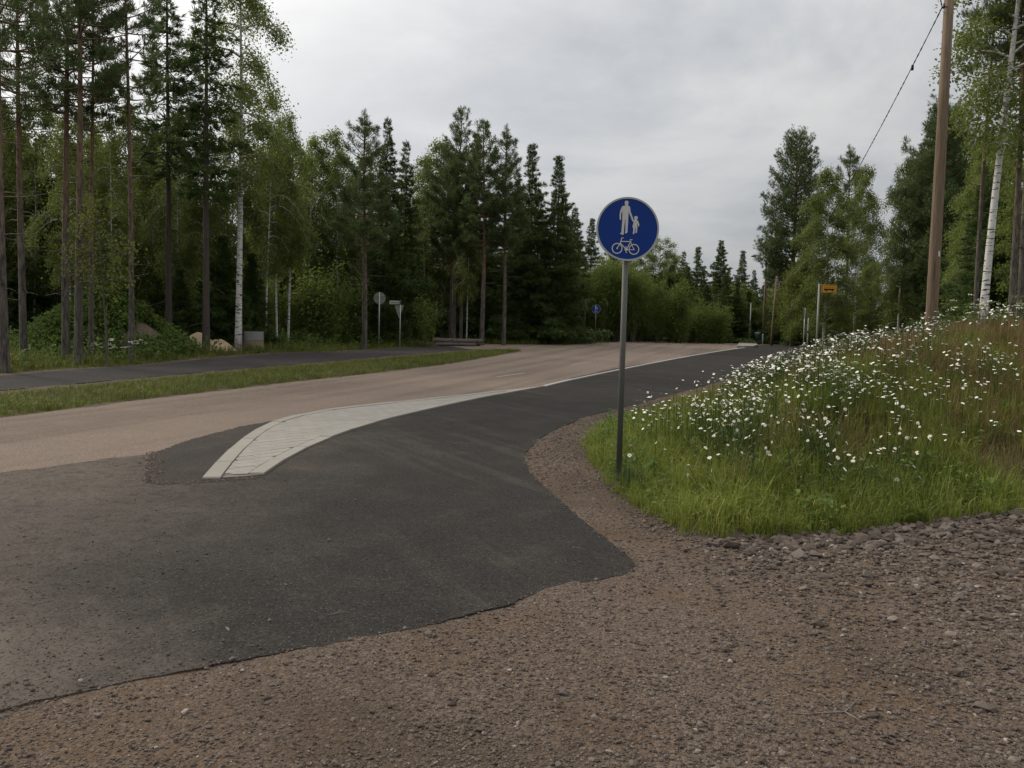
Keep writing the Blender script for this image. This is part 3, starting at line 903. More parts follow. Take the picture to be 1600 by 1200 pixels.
def make_birch(seed, h, cs, rmax, r0, nleaf=9000, leaf=.085, lean=0.0, weep=.5, bark='birch', round_=False):
    r = np.random.default_rng(seed)
    tp = trunk_pts(h, .28, r, lean=lean)
    wood = [tub_np(tp, [r0 * (1.15 if i == 0 else 1) * (1 - .92 * (i / 12)) for i in range(13)], 8)]
    twig = []
    PT, WT = [], []
    nb = int(26 + 10 * (h - cs) / 6)
    for k in range(nb):
        u = (k + r.random()) / nb
        z = cs + (h - cs) * u * .97
        prof = np.interp(u, [0, .2, .5, .8, 1], [.55, .95, 1.0, .62, .15]) if not round_ else np.interp(u, [0, .25, .6, .85, 1], [.8, 1.0, .95, .7, .25])
        L = rmax * prof * r.uniform(.55, 1.2)
        a = k * 2.4 + r.normal(0, .5)
        el = r.uniform(.45, .95)
        st = axis_at(tp, z)
        pts = []
        for j in range(6):
            t = j / 5
            pts.append(st + np.array([math.cos(a) * L * t, math.sin(a) * L * t, L * (math.tan(el) * .75 * t - (weep + .35) * t * t * 1.0)]))
        twig.append(tub_np(pts, [max(.006, .035 * (r0 / .12) * (1 - .88 * j / 5) * min(1.2, L)) for j in range(6)], 4))
        for q in range(int(5 + 4 * L)):
            t = r.uniform(.25, 1.0)
            j = min(4, int(t * 5)); f = t * 5 - j
            p = pts[j] * (1 - f) + pts[j + 1] * f
            b = a + r.choice([-1, 1]) * r.uniform(.4, 1.3)
            l2 = L * r.uniform(.2, .45) * (1.2 - .5 * t)
            sub = []
            for j2 in range(5):
                t2 = j2 / 4
                sub.append(p + np.array([math.cos(b) * l2 * t2, math.sin(b) * l2 * t2, l2 * (.3 * t2 - (weep * 2.0) * t2 * t2)]))
            twig.append(tub_np(sub, [.008, .006, .005, .004, .003], 3))
            for j2 in range(5):
                PT.append(sub[j2]); WT.append(.5 + .5 * j2 / 4)
    PT, WT = np.array(PT), np.array(WT)
    pick = r.choice(len(PT), nleaf, p=WT / WT.sum())
    P = PT[pick] + r.normal(0, 1, (nleaf, 3)) * np.array([.12, .12, .13]) * (1 + .25 * rmax)
    return merge(wood + twig), leaf_cloud(P, leaf, r), bark

def make_sapling(seed, h, rmax, nleaf=5000, leaf=.085, stems=4, base=.25):
    r = np.random.default_rng(seed)
    wood, PT = [], []
    for s in range(stems):
        a = r.uniform(0, 6.28); sp = r.uniform(.1, .55) * rmax
        hh = h * r.uniform(.75, 1.0)
        tp = [np.array([math.cos(a) * sp * (.15 + .85 * (i / 8) ** 1.3), math.sin(a) * sp * (.15 + .85 * (i / 8) ** 1.3), hh * i / 8]) for i in range(9)]
        wood.append(tub_np(tp, [.028 * h / 4 * (1 - .9 * i / 8) + .003 for i in range(9)], 5))
        for k in range(16):
            u = base + (1 - base) * (k + r.random()) / 16
            st = tp[min(7, int(u * 8))] * (1 - (u * 8 - int(u * 8))) + tp[min(8, int(u * 8) + 1)] * (u * 8 - int(u * 8))
            L = rmax * np.interp(u, [base, .5, .8, 1.0], [.55, .75, .42, .06]) * r.uniform(.5, 1.2)
            b = r.uniform(0, 6.28)
            e = r.uniform(.5, 1.0)
            pts = [st + np.array([math.cos(b) * L * t, math.sin(b) * L * t, L * e * t]) for t in (0, .35, .7, 1)]
            wood.append(tub_np(pts, [.010, .008, .005, .003], 3))
            for t in np.linspace(.25, 1.05, 9):
                PT.append(st + np.array([math.cos(b) * L * t, math.sin(b) * L * t, L * e * t]))
    PT = np.array(PT)
    P = PT[r.integers(0, len(PT), nleaf)] + r.normal(0, .14 + .05 * rmax, (nleaf, 3)) * np.array([.9, .9, 1.5])
    return merge(wood), leaf_cloud(P, leaf, r), 'twig'

PROTO = {}
def proto(key, res, leafm):
    (wv, wf), (lv, lf), bark = res
    w = mesh_np(key + "_trunk", wv, wf, M[bark + '_bark'], smooth=True)
    l = mesh_np(key + "_crown", lv, lf, M[leafm])
    PROTO[key] = (w, l)
proto('pine_a', make_pine(11, 15.0, 8.0, 1.9, .125, .85, stubs=22, tuft=.25), 'pine_needles')
proto('pine_b', make_pine(12, 14.0, 7.2, 1.7, .11, .75, stubs=20, tuft=.25), 'pine_needles')
proto('pine_c', make_pine(13, 16.0, 8.4, 1.35, .095, .75, stubs=18, tuft=.25), 'pine_needles')
proto('pine_mid', make_pine(14, 13.0, 6.0, 2.0, .15, .9, stubs=30), 'pine_needles')
proto('pine_mid2', make_pine(15, 14.5, 6.6, 2.0, .15, .95, stubs=18), 'pine_needles')
proto('pine_full', make_pine(16, 19.0, 5.6, 3.1, .26, 1.0, full=True, stubs=5, tuft=.36), 'pine_needles')
proto('pine_broad', make_pine(17, 12.5, 2.6, 2.5, .20, 1.0, full=True, stubs=6, tuft=.36), 'pine_needles')
proto('spruce_tall', make_spruce(21, 18.0, 7.4, 1.45, .15, .62, slim=True), 'spruce_needles')
proto('spruce_tall2', make_spruce(22, 18.0, 6.6, 1.25, .15, .62, slim=True), 'spruce_needles')
proto('spruce_a', make_spruce(23, 13.0, .7, 2.7, .15, .85), 'spruce_needles')
proto('spruce_b', make_spruce(24, 13.0, 1.2, 2.3, .14, .85), 'spruce_needles')
proto('spruce_c', make_spruce(25, 11.0, .5, 2.4, .12, .85), 'spruce_needles')
proto('spruce_young', make_spruce(26, 4.5, .25, 1.15, .05, 1.2, tuft=.26), 'spruce_needles')
proto('birch_big', make_birch(31, 18.5, 6.8, 2.0, .15, 24000, .105, weep=.6), 'birch_leaves')
proto('birch_a', make_birch(32, 13.0, 4.5, 1.9, .085, 18000, .115), 'birch_leaves')
proto('birch_b', make_birch(33, 12.0, 3.6, 1.7, .075, 15000, .11, weep=.7), 'birch_leaves')
proto('birch_lean', make_birch(34, 14.5, 4.6, 1.45, .105, 24000, .085, lean=.034, weep=.5), 'birch_leaves')
proto('birch_full', make_birch(35, 13.0, 1.2, 2.3, .12, 36000, .12, weep=.6, round_=True), 'birch_leaves')
proto('aspen', make_birch(36, 11.0, 1.4, 2.3, .10, 22000, .12, weep=.25, bark='twig', round_=True), 'birch_leaves')
proto('thin_tree', make_birch(37, 5.2, 2.3, 1.0, .045, 1700, .085, weep=.35, bark='twig'), 'yellow_leaves')
proto('sapling_a', make_sapling(41, 5.6, 1.6, 5200, .115, 4, .15), 'sapling_leaves')
proto('sapling_b', make_sapling(42, 4.4, 1.5, 4300, .115, 4, .10), 'sapling_leaves')
proto('sapling_c', make_sapling(43, 3.0, 1.3, 3400, .11, 5, .06), 'sapling_leaves')
proto('small_tree', make_sapling(44, 2.6, .75, 1500, .09, 1, .12), 'sapling_leaves')
proto('bush_yellow', make_sapling(45, 6.0, 1.8, 8000, .115, 5, .15), 'yellow_leaves')

KINDNAME = {'pine': 'pine_tree', 'spruce': 'spruce_tree', 'birch': 'birch_tree', 'aspen': 'leafy_tree', 'thin': 'leafy_tree', 'sapling': 'sapling', 'small': 'sapling', 'bush': 'leafy_shrub'}
HEIGHT = {'pine_a': 15, 'pine_b': 14, 'pine_c': 16, 'pine_mid': 13, 'pine_mid2': 14.5, 'pine_full': 19, 'pine_broad': 12.5, 'spruce_tall': 18, 'spruce_tall2': 18, 'spruce_a': 13, 'spruce_b': 13,
          'spruce_c': 11, 'spruce_young': 4.5, 'birch_big': 18.5, 'birch_a': 13, 'birch_b': 12, 'birch_lean': 14.5, 'birch_full': 13, 'aspen': 11, 'thin_tree': 5.2, 'sapling_a': 5.6, 'sapling_b': 4.4, 'sapling_c': 3.0,
          'small_tree': 2.6, 'bush_yellow': 6.0}
def tree(key, x, y, h, label, group=None, wide=1.0, rz=None, cat=None):
    nm = KINDNAME[key.split('_')[0]]
    s = h / HEIGHT[key]
    o = thing(nm, label, cat or {'sapling': 'sapling', 'leafy_shrub': 'shrub'}.get(nm, 'tree'), (x, y, tz(x, y) - .05), random.uniform(0, 6.28) if rz is None else rz, group)
    o.scale = (s * wide, s * wide, s)
    w, l = PROTO[key]
    link("trunk", w, o); link("crown", l, o)
    return o
# --- the front row on the left
tree('pine_b', -13.63, 22.14, 14.8, "tall bare-trunked pine at the far left edge, nearest the dark path")
tree('pine_b', -15.91, 26.84, 15.0, "slim reddish pine second from the left edge of the photo")
tree('pine_a', -14.95, 27.6, 15.5, "left of two slender pines right behind the thick front pine")
tree('pine_c', -14.45, 28.3, 15.0, "thin pine close behind the thick front pine, right of its twin")
tree('pine_a', -13.77, 26.15, 15.8, "thick grey-based pine with broad crown left of the grassy mound's middle")
tree('pine_c', -12.94, 27.99, 16.3, "straight slim pine with sparse crown in front of the mound's bare soil side")
tree('thin_tree', -12.68, 25.79, 5.3, "thin dark-stemmed young tree with yellow-green leaves in front of the grassy mound")
tree('spruce_tall', -14.9, 35.73, 18.5, "tall narrow dark spruce left of the sand heap, left of a pair")
tree('spruce_tall2', -12.75, 34.3, 18.2, "tall narrow dark spruce rising in front of the sand heap")
tree('birch_big', -12.23, 36.76, 19.0, "tall white-trunked birch left of the concrete well rings")
for i, (x, y, h) in enumerate([(-13.7, 40, 11.5), (-12.1, 40.4, 12.5), (-12.0, 42.0, 11), (-15.6, 38.5, 11), (-14.0, 37.6, 10), (-17.4, 32.5, 9.5), (-17.3, 34.3, 9), (-16.2, 33.4, 9.5), (-11.6, 42.6, 12)]):
    tree('birch_b' if i % 2 else 'birch_a', x, y, h, "thin white-stemmed birch among the trees behind mound, sand heap and well rings", "thin birches behind the front pines", wide=.8)
for i, (x, y, h) in enumerate([(-13.5, 38.3, 5.2), (-12.7, 40.2, 4.6), (-15.2, 37.6, 3.6)]):
    tree('spruce_young', x, y, h, "bushy young spruce growing behind the sand heap", "young spruces behind the sand heap")
# --- the middle group
for i, (x, y, h) in enumerate([(-14.0, 51, 12.6), (-13.0, 53, 13.0), (-12.4, 50, 11.4), (-11.7, 54, 13.6), (-10.9, 51, 11.8), (-10.2, 55, 12.2), (-15.3, 52, 12.0), (-16.8, 55, 13)]):
    tree('birch_a' if i % 2 else 'birch_b', x, y, h, "light green birch in the stand between the big white birch and the lone roadside pine", "birch stand left of the lone pine", wide=1.0)
tree('pine_mid', -7.75, 43.1, 12.0, "lone orange-trunked pine with bare lower branches beside the round sign", wide=1.1)
tree('spruce_b', -7.6, 48.5, 13.2, "pointed conifer just right of the lone roadside pine", wide=.8)
tree('spruce_b', -6.9, 52, 12.6, "narrow dark spruce with thin spire behind the street name sign", wide=.85)
tree('birch_b', -6.2, 58, 13.2, "pale thin birch showing between two dark conifers above the log pile's left end")
tree('birch_full', -5.2, 60, 14.6, "light green birch crown left of the tallest middle pine")
tree('pine_mid2', -3.95, 55, 15.3, "tallest pine of the middle group behind the log pile")
tree('pine_mid2', -3.45, 54.5, 12.4, "reddish pine trunk directly behind the log pile, between two others", wide=.9)
tree('pine_mid', -4.35, 57, 13.0, "slender pine behind the left half of the log pile", wide=.9)
tree('spruce_a', -2.9, 60, 15.0, "dark spruce top between the two tallest middle pines", wide=.8)
tree('birch_b', -3.05, 54.2, 10.0, "thin leaning white birch stem among the pines behind the logs", wide=.7)
tree('pine_mid2', -2.0, 52.5, 14.0, "orange pine at the right end of the log pile", wide=1.1)
tree('pine_mid', -.6, 53.0, 13.6, "slim pine right of the log pile, rightmost of the orange trunks", wide=.9)
tree('spruce_a', 1.1, 58, 13.9, "dark spruce left of the rightmost spruce of the middle group", wide=.9)
tree('spruce_a', 3.0, 58.5, 13.2, "broad dark spruce at the right end of the middle group, by open sky", wide=1.0)
tree('spruce_b', 0.0, 62, 12.6, "spruce behind the gap right of the rightmost orange pine")
tree('small_tree', -5.0, 47.2, 3.1, "small bright green young tree left of the log pile", wide=1.0)
for i, (x, y, h, k) in enumerate([(5.2, 74, 11.8, 'spruce_b'), (6.8, 75, 11.0, 'spruce_a'), (9.0, 76, 10.2, 'spruce_b'), (1.8, 66, 12, 'spruce_a'), (3.9, 68, 11.6, 'spruce_c')]):
    tree(k, x, y, h, "dark spruce behind the bright thicket, left of the blue sign's disc", "spruces behind the thicket")
for i, (x, y, h) in enumerate([(13.2, 85, 9.6), (15.2, 86, 10.8), (17.0, 88, 9.4), (11.2, 84, 9.4)]):
    tree('aspen', x, y, h, "rounded green leafy tree right behind the blue sign's lower edge", "leafy trees behind the blue sign")
for i, (x, y, h, k) in enumerate([(19.5, 96, 11.0, 'spruce_b'), (21.2, 96, 11.6, 'spruce_a'), (24.8, 100, 13.0, 'spruce_c'), (28.4, 104, 12.6, 'spruce_a'), (26.6, 103, 10.2, 'spruce_b'), (23.0, 101, 10, 'spruce_a'), (30.5, 106, 10.5, 'spruce_b'), (32, 104, 11.5, 'spruce_a')]):
    tree(k, x, y, h, "distant dark spruce on the skyline between the blue sign and the street lamp", "distant spruces left of the lamp")
for i in range(30):
    u = i / 29
    x = 3.4 + u * 14.0 + random.uniform(-.4, .4); y = 67.0 + random.uniform(-1.5, 5.0) + u * 2
    h = float(np.interp(u, [0, .3, .55, .8, 1], [6.6, 6.6, 5.2, 3.9, 2.6])) * random.uniform(.82, 1.12)
    tree('sapling_a' if h > 5 else ('sapling_b' if h > 3.6 else 'sapling_c'), x, y, h, "bright green sapling in the roadside thicket behind the small blue signs", "saplings of the roadside thicket")
for i, (x, y, h) in enumerate([(-25.2, 41, 12.0), (-23.6, 42, 12.4), (-21.0, 41, 11.6), (-19.4, 42, 12.2), (-27.5, 43, 12.6), (-17.9, 43, 11.4)]):
    tree('birch_full', x, y, h, "leafy green birch crown showing behind the front pines at the far left", "leafy crowns behind the left pines", wide=.9)
for i in range(22):
    y = random.uniform(77, 92); x = random.uniform(.07, .27) * y
    tree(['spruce_a', 'spruce_c', 'spruce_b'][i % 3], x, y, random.uniform(5.5, 8.0), "dark spruce showing only in gaps behind the bright roadside thicket", "spruces in the gaps of the thicket", wide=1.4)
for (x, y, h) in ((-3.2, 66, 10), (-1.9, 70, 10.5), (-.5, 67, 9.5), (.9, 71, 10), (-4.6, 70, 10.5), (-2.5, 74, 10), (.2, 76, 10)):
    tree('spruce_a', x, y, h, "dark spruce in the gaps between the orange pine trunks behind the logs", "spruces behind the log pile", wide=1.3)
for i in range(16):
    x = -20 + i * .75 + random.uniform(-.5, .5); y = 39.5 + (i * .75) * .62 + random.uniform(0, 4.5)
    tree('sapling_b' if i % 2 else 'sapling_c', x, y, random.uniform(2.4, 4.6), "leafy young shrub between the trunks of the left forest", "leafy shrubs of the left forest")
# --- the right side
tree('pine_full', 26.0, 78, 19.6, "big dense dark pine with layered crown beside the street lamp", wide=1.0)
tree('pine_mid', 28.8, 72, 16.8, "small pine top peeking above the bright birch right of the big pine", wide=.9)
tree('birch_full', 21.4, 57, 12.6, "bright green birch with pale stem just left of and behind the yellow bus sign", wide=.95)
tree('birch_full', 27.2, 66, 14.4, "drooping birch between the bus sign birch and the sky gap", wide=.75)
tree('birch_full', 24.2, 52, 11.6, "weeping olive birch at the right side of the sky gap", wide=.8)
tree('pine_broad', 25.2, 50, 13.4, "broad dark pine with reddish trunk left of the wooden utility pole", wide=1.0)
tree('pine_mid', 28.4, 55, 15.0, "pine top just left of the wooden pole's middle", wide=1.2)
tree('birch_lean', 12.45, 22.0, 15.5, "white-trunked birch leaning right beside the wooden utility pole", rz=0.0)
tree('pine_c', 13.45, 22.4, 15.5, "slim pine trunk right of the leaning birch")
tree('pine_b', 13.85, 22.6, 14.5, "pine at the right edge of the photo beyond the flower bank")
tree('pine_c', 13.6, 24.4, 14.5, "thin grey pine stem between the leaning birch and the edge pines", wide=.8)
tree('birch_big', 15.2, 24.0, 15.0, "leafy birch at the right edge just behind the leaning birch", wide=1.15)
for i, (x, y, h, k) in enumerate([(19.0, 34, 7.0, 'spruce_b'), (20.2, 36, 8.0, 'birch_full'), (18.0, 31, 5.0, 'spruce_young'), (21.5, 34, 8.6, 'spruce_a'), (22.3, 40, 9.5, 'birch_full'), (17.4, 28, 6.0, 'aspen'), (19.4, 30, 9.0, 'spruce_c'), (24, 43, 10.5, 'spruce_a'), (26.5, 45, 11.0, 'spruce_b')]):
    tree(k, x, y, h, "green tree in the wood behind the leaning birch on the right", "trees behind the leaning birch")
tree('bush_yellow', 21.2, 63, 6.0, "yellow-green leafy bush below the big pine, right of the street lamp", wide=1.1)
for i, (x, y, h, k) in enumerate([(24.5, 64, 5.5, 'spruce_c'), (26.6, 62, 6.0, 'aspen'), (28, 60, 6.0, 'spruce_c'), (30.5, 62, 6.4, 'spruce_a'), (26.0, 57, 5.2, 'spruce_c'), (23.5, 60, 4.2, 'aspen'), (27.9, 54, 5, 'spruce_c'), (22.6, 66, 5.6, 'spruce_c'), (29.6, 70, 7.0, 'aspen'), (32, 68, 7, 'spruce_b'), (25.2, 70, 6.4, 'spruce_c'), (27, 82, 7.5, 'aspen'), (30, 86, 9.0, 'spruce_a'), (33, 88, 9, 'spruce_a')]):
    tree(k, x, y, h, "low dark tree filling the wood's edge behind the yellow bus sign", "undergrowth trees behind the bus sign")
for i in range(26):
    y = random.uniform(90, 112); pxx = 1015 + i * 9.0 + random.uniform(-8, 8); x = (pxx - 800) / 1290 * y
    tree(['spruce_a', 'aspen', 'spruce_c', 'birch_full'][i % 4], x, y, random.uniform(6.5, 9.0), "distant tree in the wooded backdrop below the skyline spruces at the crest", "trees of the far backdrop at the crest", wide=1.3)
# --- filling of the wood
def px_of(x, y):
    return 800 + x / y * 1290
rr = random.Random(5)
cnt = 0
for i in range(900):
    if cnt >= 150: break
    y = rr.uniform(36, 92); x = rr.uniform(-62, 6) * y / 80
    p = px_of(x, y)
    edge = np.interp(y, [30, 45, 50, 60, 100], [-16.5, -12.5, -9.0, -5.5, -3.0])
    if x > edge or p > 905 or p < -160: continue
    if math.hypot(x + 16.3, y - 33) < 4.5 or (y < 44 and p > 240): continue
    top = float(np.interp(p, [-200, 0, 230, 300, 440, 560, 900], [150, 185, 215, 285, 300, 290, 300])) + abs(rr.gauss(0, 45))
    h = (512 - top) / 1290 * y + 1.0 - tz(x, y)
    h = min(h, 17)
    k = rr.choice(['spruce_a', 'spruce_b', 'spruce_c', 'spruce_a', 'spruce_b', 'birch_b', 'birch_a'])
    if y > 60: k = rr.choice(['spruce_a', 'spruce_b', 'spruce_c'])
    if k.startswith('spruce'):
        tree(k, x, y, h, "dark spruce filling the forest behind the front pines and signs on the left", "spruces of the left forest", wide=min(1.25, max(.9, 9 / h)))
    else:
        tree(k, x, y, h, "green birch deep in the forest behind the front pines on the left", "birches of the left forest")
    cnt += 1
cnt = 0
for i in range(700):
    if cnt >= 75: break
    y = rr.uniform(44, 100); p = rr.uniform(1200, 1800)
    x = (p - 800) / 1290 * y
    if y < np.interp(p, [1200, 1400, 1600], [82, 58, 40]): continue
    top = float(np.interp(p, [1200, 1340, 1365, 1400, 1500, 1800], [420, 440, 455, 430, 330, 200])) + abs(rr.gauss(0, 30))
    h = (532 - top) / 1290 * y + 1.55 - tz(x, y)
    if h < 2.5: continue
    tree(rr.choice(['spruce_a', 'spruce_b', 'spruce_c']), x, y, h, "dark spruce deep in the wood on the right behind the front trees", "spruces of the right wood", wide=min(1.4, max(.9, 9 / h)))
    cnt += 1
#@@PART3
# ------------------------------------------------------------------ object materials
def plain(name, col, rough=.5, metal=0.0, spec=.5, vary=.12, scale=12):
    m, nt = new_mat(name)
    tcn = nt.n('ShaderNodeTexCoord').outputs['Object']
    c = nt.mix(nt.noise(tcn, scale, 5, .65), tuple(x * (1 - vary) for x in col), tuple(min(1, x * (1 + vary)) for x in col))
    finish(nt, c, rough, nt.noise(tcn, 60, 3), .05, .003, spec=spec, metal=metal)
    return m
M['galv'] = plain("galvanised_steel", (.072, .072, .064), .65, .0, vary=.2)
M['galv_light'] = plain("weathered_grey_steel", (.36, .38, .38), .55, .3, vary=.15)
M['sign_blue'] = plain("sign_blue", (.003, .032, .20), .55, spec=.22, vary=.10, scale=5)
M['sign_white'] = plain("sign_white", (.52, .51, .49), .5, vary=.05)
M['sign_grey'] = plain("sign_back_grey", (.23, .24, .22), .6, .2, vary=.15)
M['sign_yellow'] = plain("sign_yellow", (.70, .34, .015), .45, vary=.06)
M['black'] = plain("black_paint", (.012, .010, .010), .5)
M['cable'] = plain("black_cable", (.010, .010, .014), .6)
M['green_plastic'] = plain("dark_green_plastic", (.012, .045, .050), .45)
M['white_paint'] = plain("white_paint", (.55, .55, .54), .6)
m, nt = new_mat("pole_wood"); M['pole_wood'] = m
tcn = nt.n('ShaderNodeTexCoord').outputs['Object']
g1 = nt.noise(nt.mapping(tcn, (9, 9, .5)), 3.0, 6, .65)
c = nt.ramp(g1, [(.28, (.090, .064, .042)), (.5, (.155, .112, .075)), (.72, (.225, .170, .120))])
c = nt.mix(nt.math('MULTIPLY', nt.step(nt.noise(nt.mapping(tcn, (1, 1, .6)), 2.2, 5, .7), .55, .75), .5), c, (.12, .10, .075))
c = nt.mix(nt.math('MULTIPLY', nt.step(nt.noise(nt.mapping(tcn, (40, 40, .9)), 1.0, 2, .5), .64, .70), .8), c, (.05, .035, .025))
finish(nt, c, .85, g1, .5, .01)
m, nt = new_mat("log_bark"); M['log_bark'] = m
tcn = nt.n('ShaderNodeTexCoord').outputs['Object']
g1 = nt.noise(nt.mapping(tcn, (1.2, 6, 6)), 3.0, 5, .7)
finish(nt, nt.mix(g1, (.055, .046, .040), (.165, .145, .13)), .9, g1, .6, .02)
m, nt = new_mat("cut_wood"); M['cut_wood'] = m
tcn = nt.n('ShaderNodeTexCoord').outputs['Object']
finish(nt, nt.mix(nt.noise(tcn, 14, 4), (.42, .30, .17), (.60, .46, .28)), .8)
def earth(name, a, b):
    m, nt = new_mat(name)
    tcn = nt.n('ShaderNodeNewGeometry').outputs['Position']
    n_ = nt.noise(tcn, 5, 7, .7)
    c = nt.mix(n_, a, b)
    c = nt.mix(nt.math('MULTIPLY', nt.step(nt.noise(tcn, 2.0, 4), .5, .7), .4), c, tuple(x * .55 for x in a))
    finish(nt, c, .95, nt.noise(tcn, 16, 6, .7), .7, .04)
    return m
M['sand'] = earth("sand", (.36, .26, .17), (.52, .40, .27))
M['soil'] = earth("soil", (.075, .055, .042), (.16, .12, .095))

# ------------------------------------------------------------------ traffic signs
def disc_poly(r, n=48, cx=0, cz=0):
    return [(cx + r * math.cos(2 * PI * i / n), cz + r * math.sin(2 * PI * i / n)) for i in range(n)]
ZC = (810, 665, 495)      # tracing units of the symbol sheet: centre and radius
def zq(pts, R=.32):
    return [((x - ZC[0]) / ZC[2] * R, -(y - ZC[1]) / ZC[2] * R) for x, y in pts]
ADULT = [(757, 232), (800, 232), (809, 247), (806, 282), (797, 300), (822, 312), (836, 332), (846, 400), (868, 450), (886, 490), (896, 545), (880, 545), (868, 520), (850, 475), (825, 420), (815, 395), (812, 500), (810, 600), (806, 690),
         (809, 710), (790, 735), (770, 735), (768, 725), (775, 690), (772, 600), (768, 515), (762, 515), (757, 600), (750, 690), (748, 755), (725, 758), (692, 742), (692, 732), (712, 725), (712, 690), (716, 600), (720, 500), (718, 400),
         (711, 392), (703, 420), (698, 460), (700, 520), (692, 530), (680, 522), (674, 450), (680, 400), (697, 345), (712, 318), (745, 308), (762, 300), (752, 282), (749, 247)]
CHILD = [(915, 465), (945, 462), (962, 478), (960, 500), (945, 515), (965, 530), (978, 560), (990, 590), (987, 620), (970, 622), (972, 600), (962, 580), (957, 600), (962, 640), (957, 690), (960, 715), (940, 725), (930, 720), (935, 690),
         (932, 642), (925, 642), (920, 690), (917, 735), (905, 743), (890, 735), (893, 725), (898, 690), (893, 640), (882, 632), (890, 590), (901, 553), (880, 547), (893, 522), (915, 515), (905, 500), (903, 478)]
def bar2(a, b, w):
    (ax, ay), (bx, by) = a, b
    L = math.hypot(bx - ax, by - ay); ox, oy = -(by - ay) / L * w / 2, (bx - ax) / L * w / 2
    return [(ax + ox, ay + oy), (ax - ox, ay - oy), (bx - ox, by - oy), (bx + ox, by + oy)]
BIKE = [((712, 862), (652, 970), 13), ((722, 806), (700, 892), 13), ((714, 806), (752, 806), 10), ((712, 860), (866, 860), 13), ((702, 888), (790, 975), 13), ((868, 848), (800, 985), 13), ((845, 833), (890, 829), 12),
        ((862, 868), (917, 978), 10), ((795, 984), (917, 984), 10), ((795, 940), (795, 1030), 9), ((780, 942), (800, 942), 9), ((790, 1030), (812, 1030), 9)]
def ring(mb, cx, cy, ro, ri, y0, y1, n=36, R=.32):
    o = zq([(cx + ro * math.cos(2 * PI * i / n), cy + ro * math.sin(2 * PI * i / n)) for i in range(n)], R)
    q = zq([(cx + ri * math.cos(2 * PI * i / n), cy + ri * math.sin(2 * PI * i / n)) for i in range(n)], R)
    V = [(a, y0, b) for a, b in o] + [(a, y0, b) for a, b in q] + [(a, y1, b) for a, b in o] + [(a, y1, b) for a, b in q]
    F = []
    for i in range(n):
        j = (i + 1) % n
        F += [(i, j, n + j, n + i), (i, 2 * n + i, 2 * n + j, j)]
    mb.add(V, F)
def path_sign(loc, rz, label, pole_h=2.95, R=.32, sub=True, face=0.0, group=None):
    t = thing("traffic_sign", label, "sign", loc, rz, group)
    c = pole_h - R * .70
    MB().tube([(0, .055, -.3), (0, .055, pole_h - .12)], .030, 14).tube([(0, .055, pole_h - .125), (0, .055, pole_h - .115)], .0315, 14).build("pole", M['galv'], t, True)
    pl = MB(); pl.prism([(a, c + b) for a, b in disc_poly(R * .955)], -.004, .004)
    plate = pl.build("sign_plate", M['sign_blue'], t)
    rm = MB(); n = 64
    o, q = disc_poly(R, n), disc_poly(R * .945, n)
    V = [(a, y, c + b) for y in (-.009, .010) for s_ in (o, q) for a, b in s_]
    F = []
    for i in range(n):
        j = (i + 1) % n
        F += [(i, j, n + j, n + i), (2 * n + i, 3 * n + i, 3 * n + j, 2 * n + j), (i, 2 * n + i, 2 * n + j, j), (n + i, n + j, 3 * n + j, 3 * n + i)]
    rm.add(V, F).build("rim", M['galv_light'], plate)
    MB().prism([(a, c + b) for a, b in zq(ADULT, R)], -.0075, -.0045).build("adult_symbol", M['sign_white'], plate)
    MB().prism([(a, c + b) for a, b in zq(CHILD, R)], -.0075, -.0045).build("child_symbol", M['sign_white'], plate)
    bk = MB()
    for k, (a, b, w) in enumerate(BIKE):
        bk.prism([(x, c + z) for x, z in zq(bar2(a, b, w), R)], -.0072 - .0004 * (k % 4), -.0045)
    for k, (cx, cy) in enumerate(((652, 970), (917, 978))):
        tmp = MB(); ring(tmp, cx, cy, 84, 69, -.0076 - .0004 * k, -.0045, R=R)
        bk.add([(x, y, z + c) for x, y, z in tmp.v], tmp.f)
        bk.prism([(x, c + z) for x, z in zq([(cx + 12 * math.cos(i * .785), cy + 12 * math.sin(i * .785)) for i in range(8)], R)], -.009, -.0045)
    bk.prism([(x, c + z) for x, z in zq([(795 + 26 * math.cos(i * .524), 982 + 26 * math.sin(i * .524)) for i in range(12)], R)], -.0094, -.0045)
    bk.build("bicycle_symbol", M['sign_white'], plate)
    cl = MB()
    for dz in (-.16, .14):
        cl.box((0, .03, c + dz), (.11, .052, .028)); cl.box((0, .072, c + dz), (.075, .036, .026))
    cl.build("clamp", M['galv'], t)
    return t
st = path_sign((1.13, 8.42, tz(1.13, 8.42) + .05), math.radians(4), "large round blue pedestrian and bicycle sign on a grey pole in the grass", 2.78)
st.rotation_euler = (0, 0, math.radians(3))
path_sign((6.0, 60.45, tz(6.0, 60.45)), 0.0, "small distant blue shared path sign facing the camera, right of its twin", 2.75)
path_sign((5.22, 60.0, tz(5.22, 60.0)), math.radians(72), "small distant blue sign seen almost edge-on, left of its twin", 3.0)

t = thing("traffic_sign", "round road sign seen from its grey back beside the lone pine", "sign", (-7.4, 45.6, tz(-7.4, 45.6)))
MB().tube([(0, -.05, -.2), (0, -.05, 3.05)], .030, 10).build("pole", M['galv_light'], t, True)
MB().prism([(a, 2.75 + b) for a, b in disc_poly(.33)], 0, .008).build("sign_plate", M['sign_grey'], t)
MB().box((0, -.01, 2.9), (.5, .02, .03)).box((0, -.01, 2.6), (.5, .02, .03)).build("bracket", M['galv_light'], t)

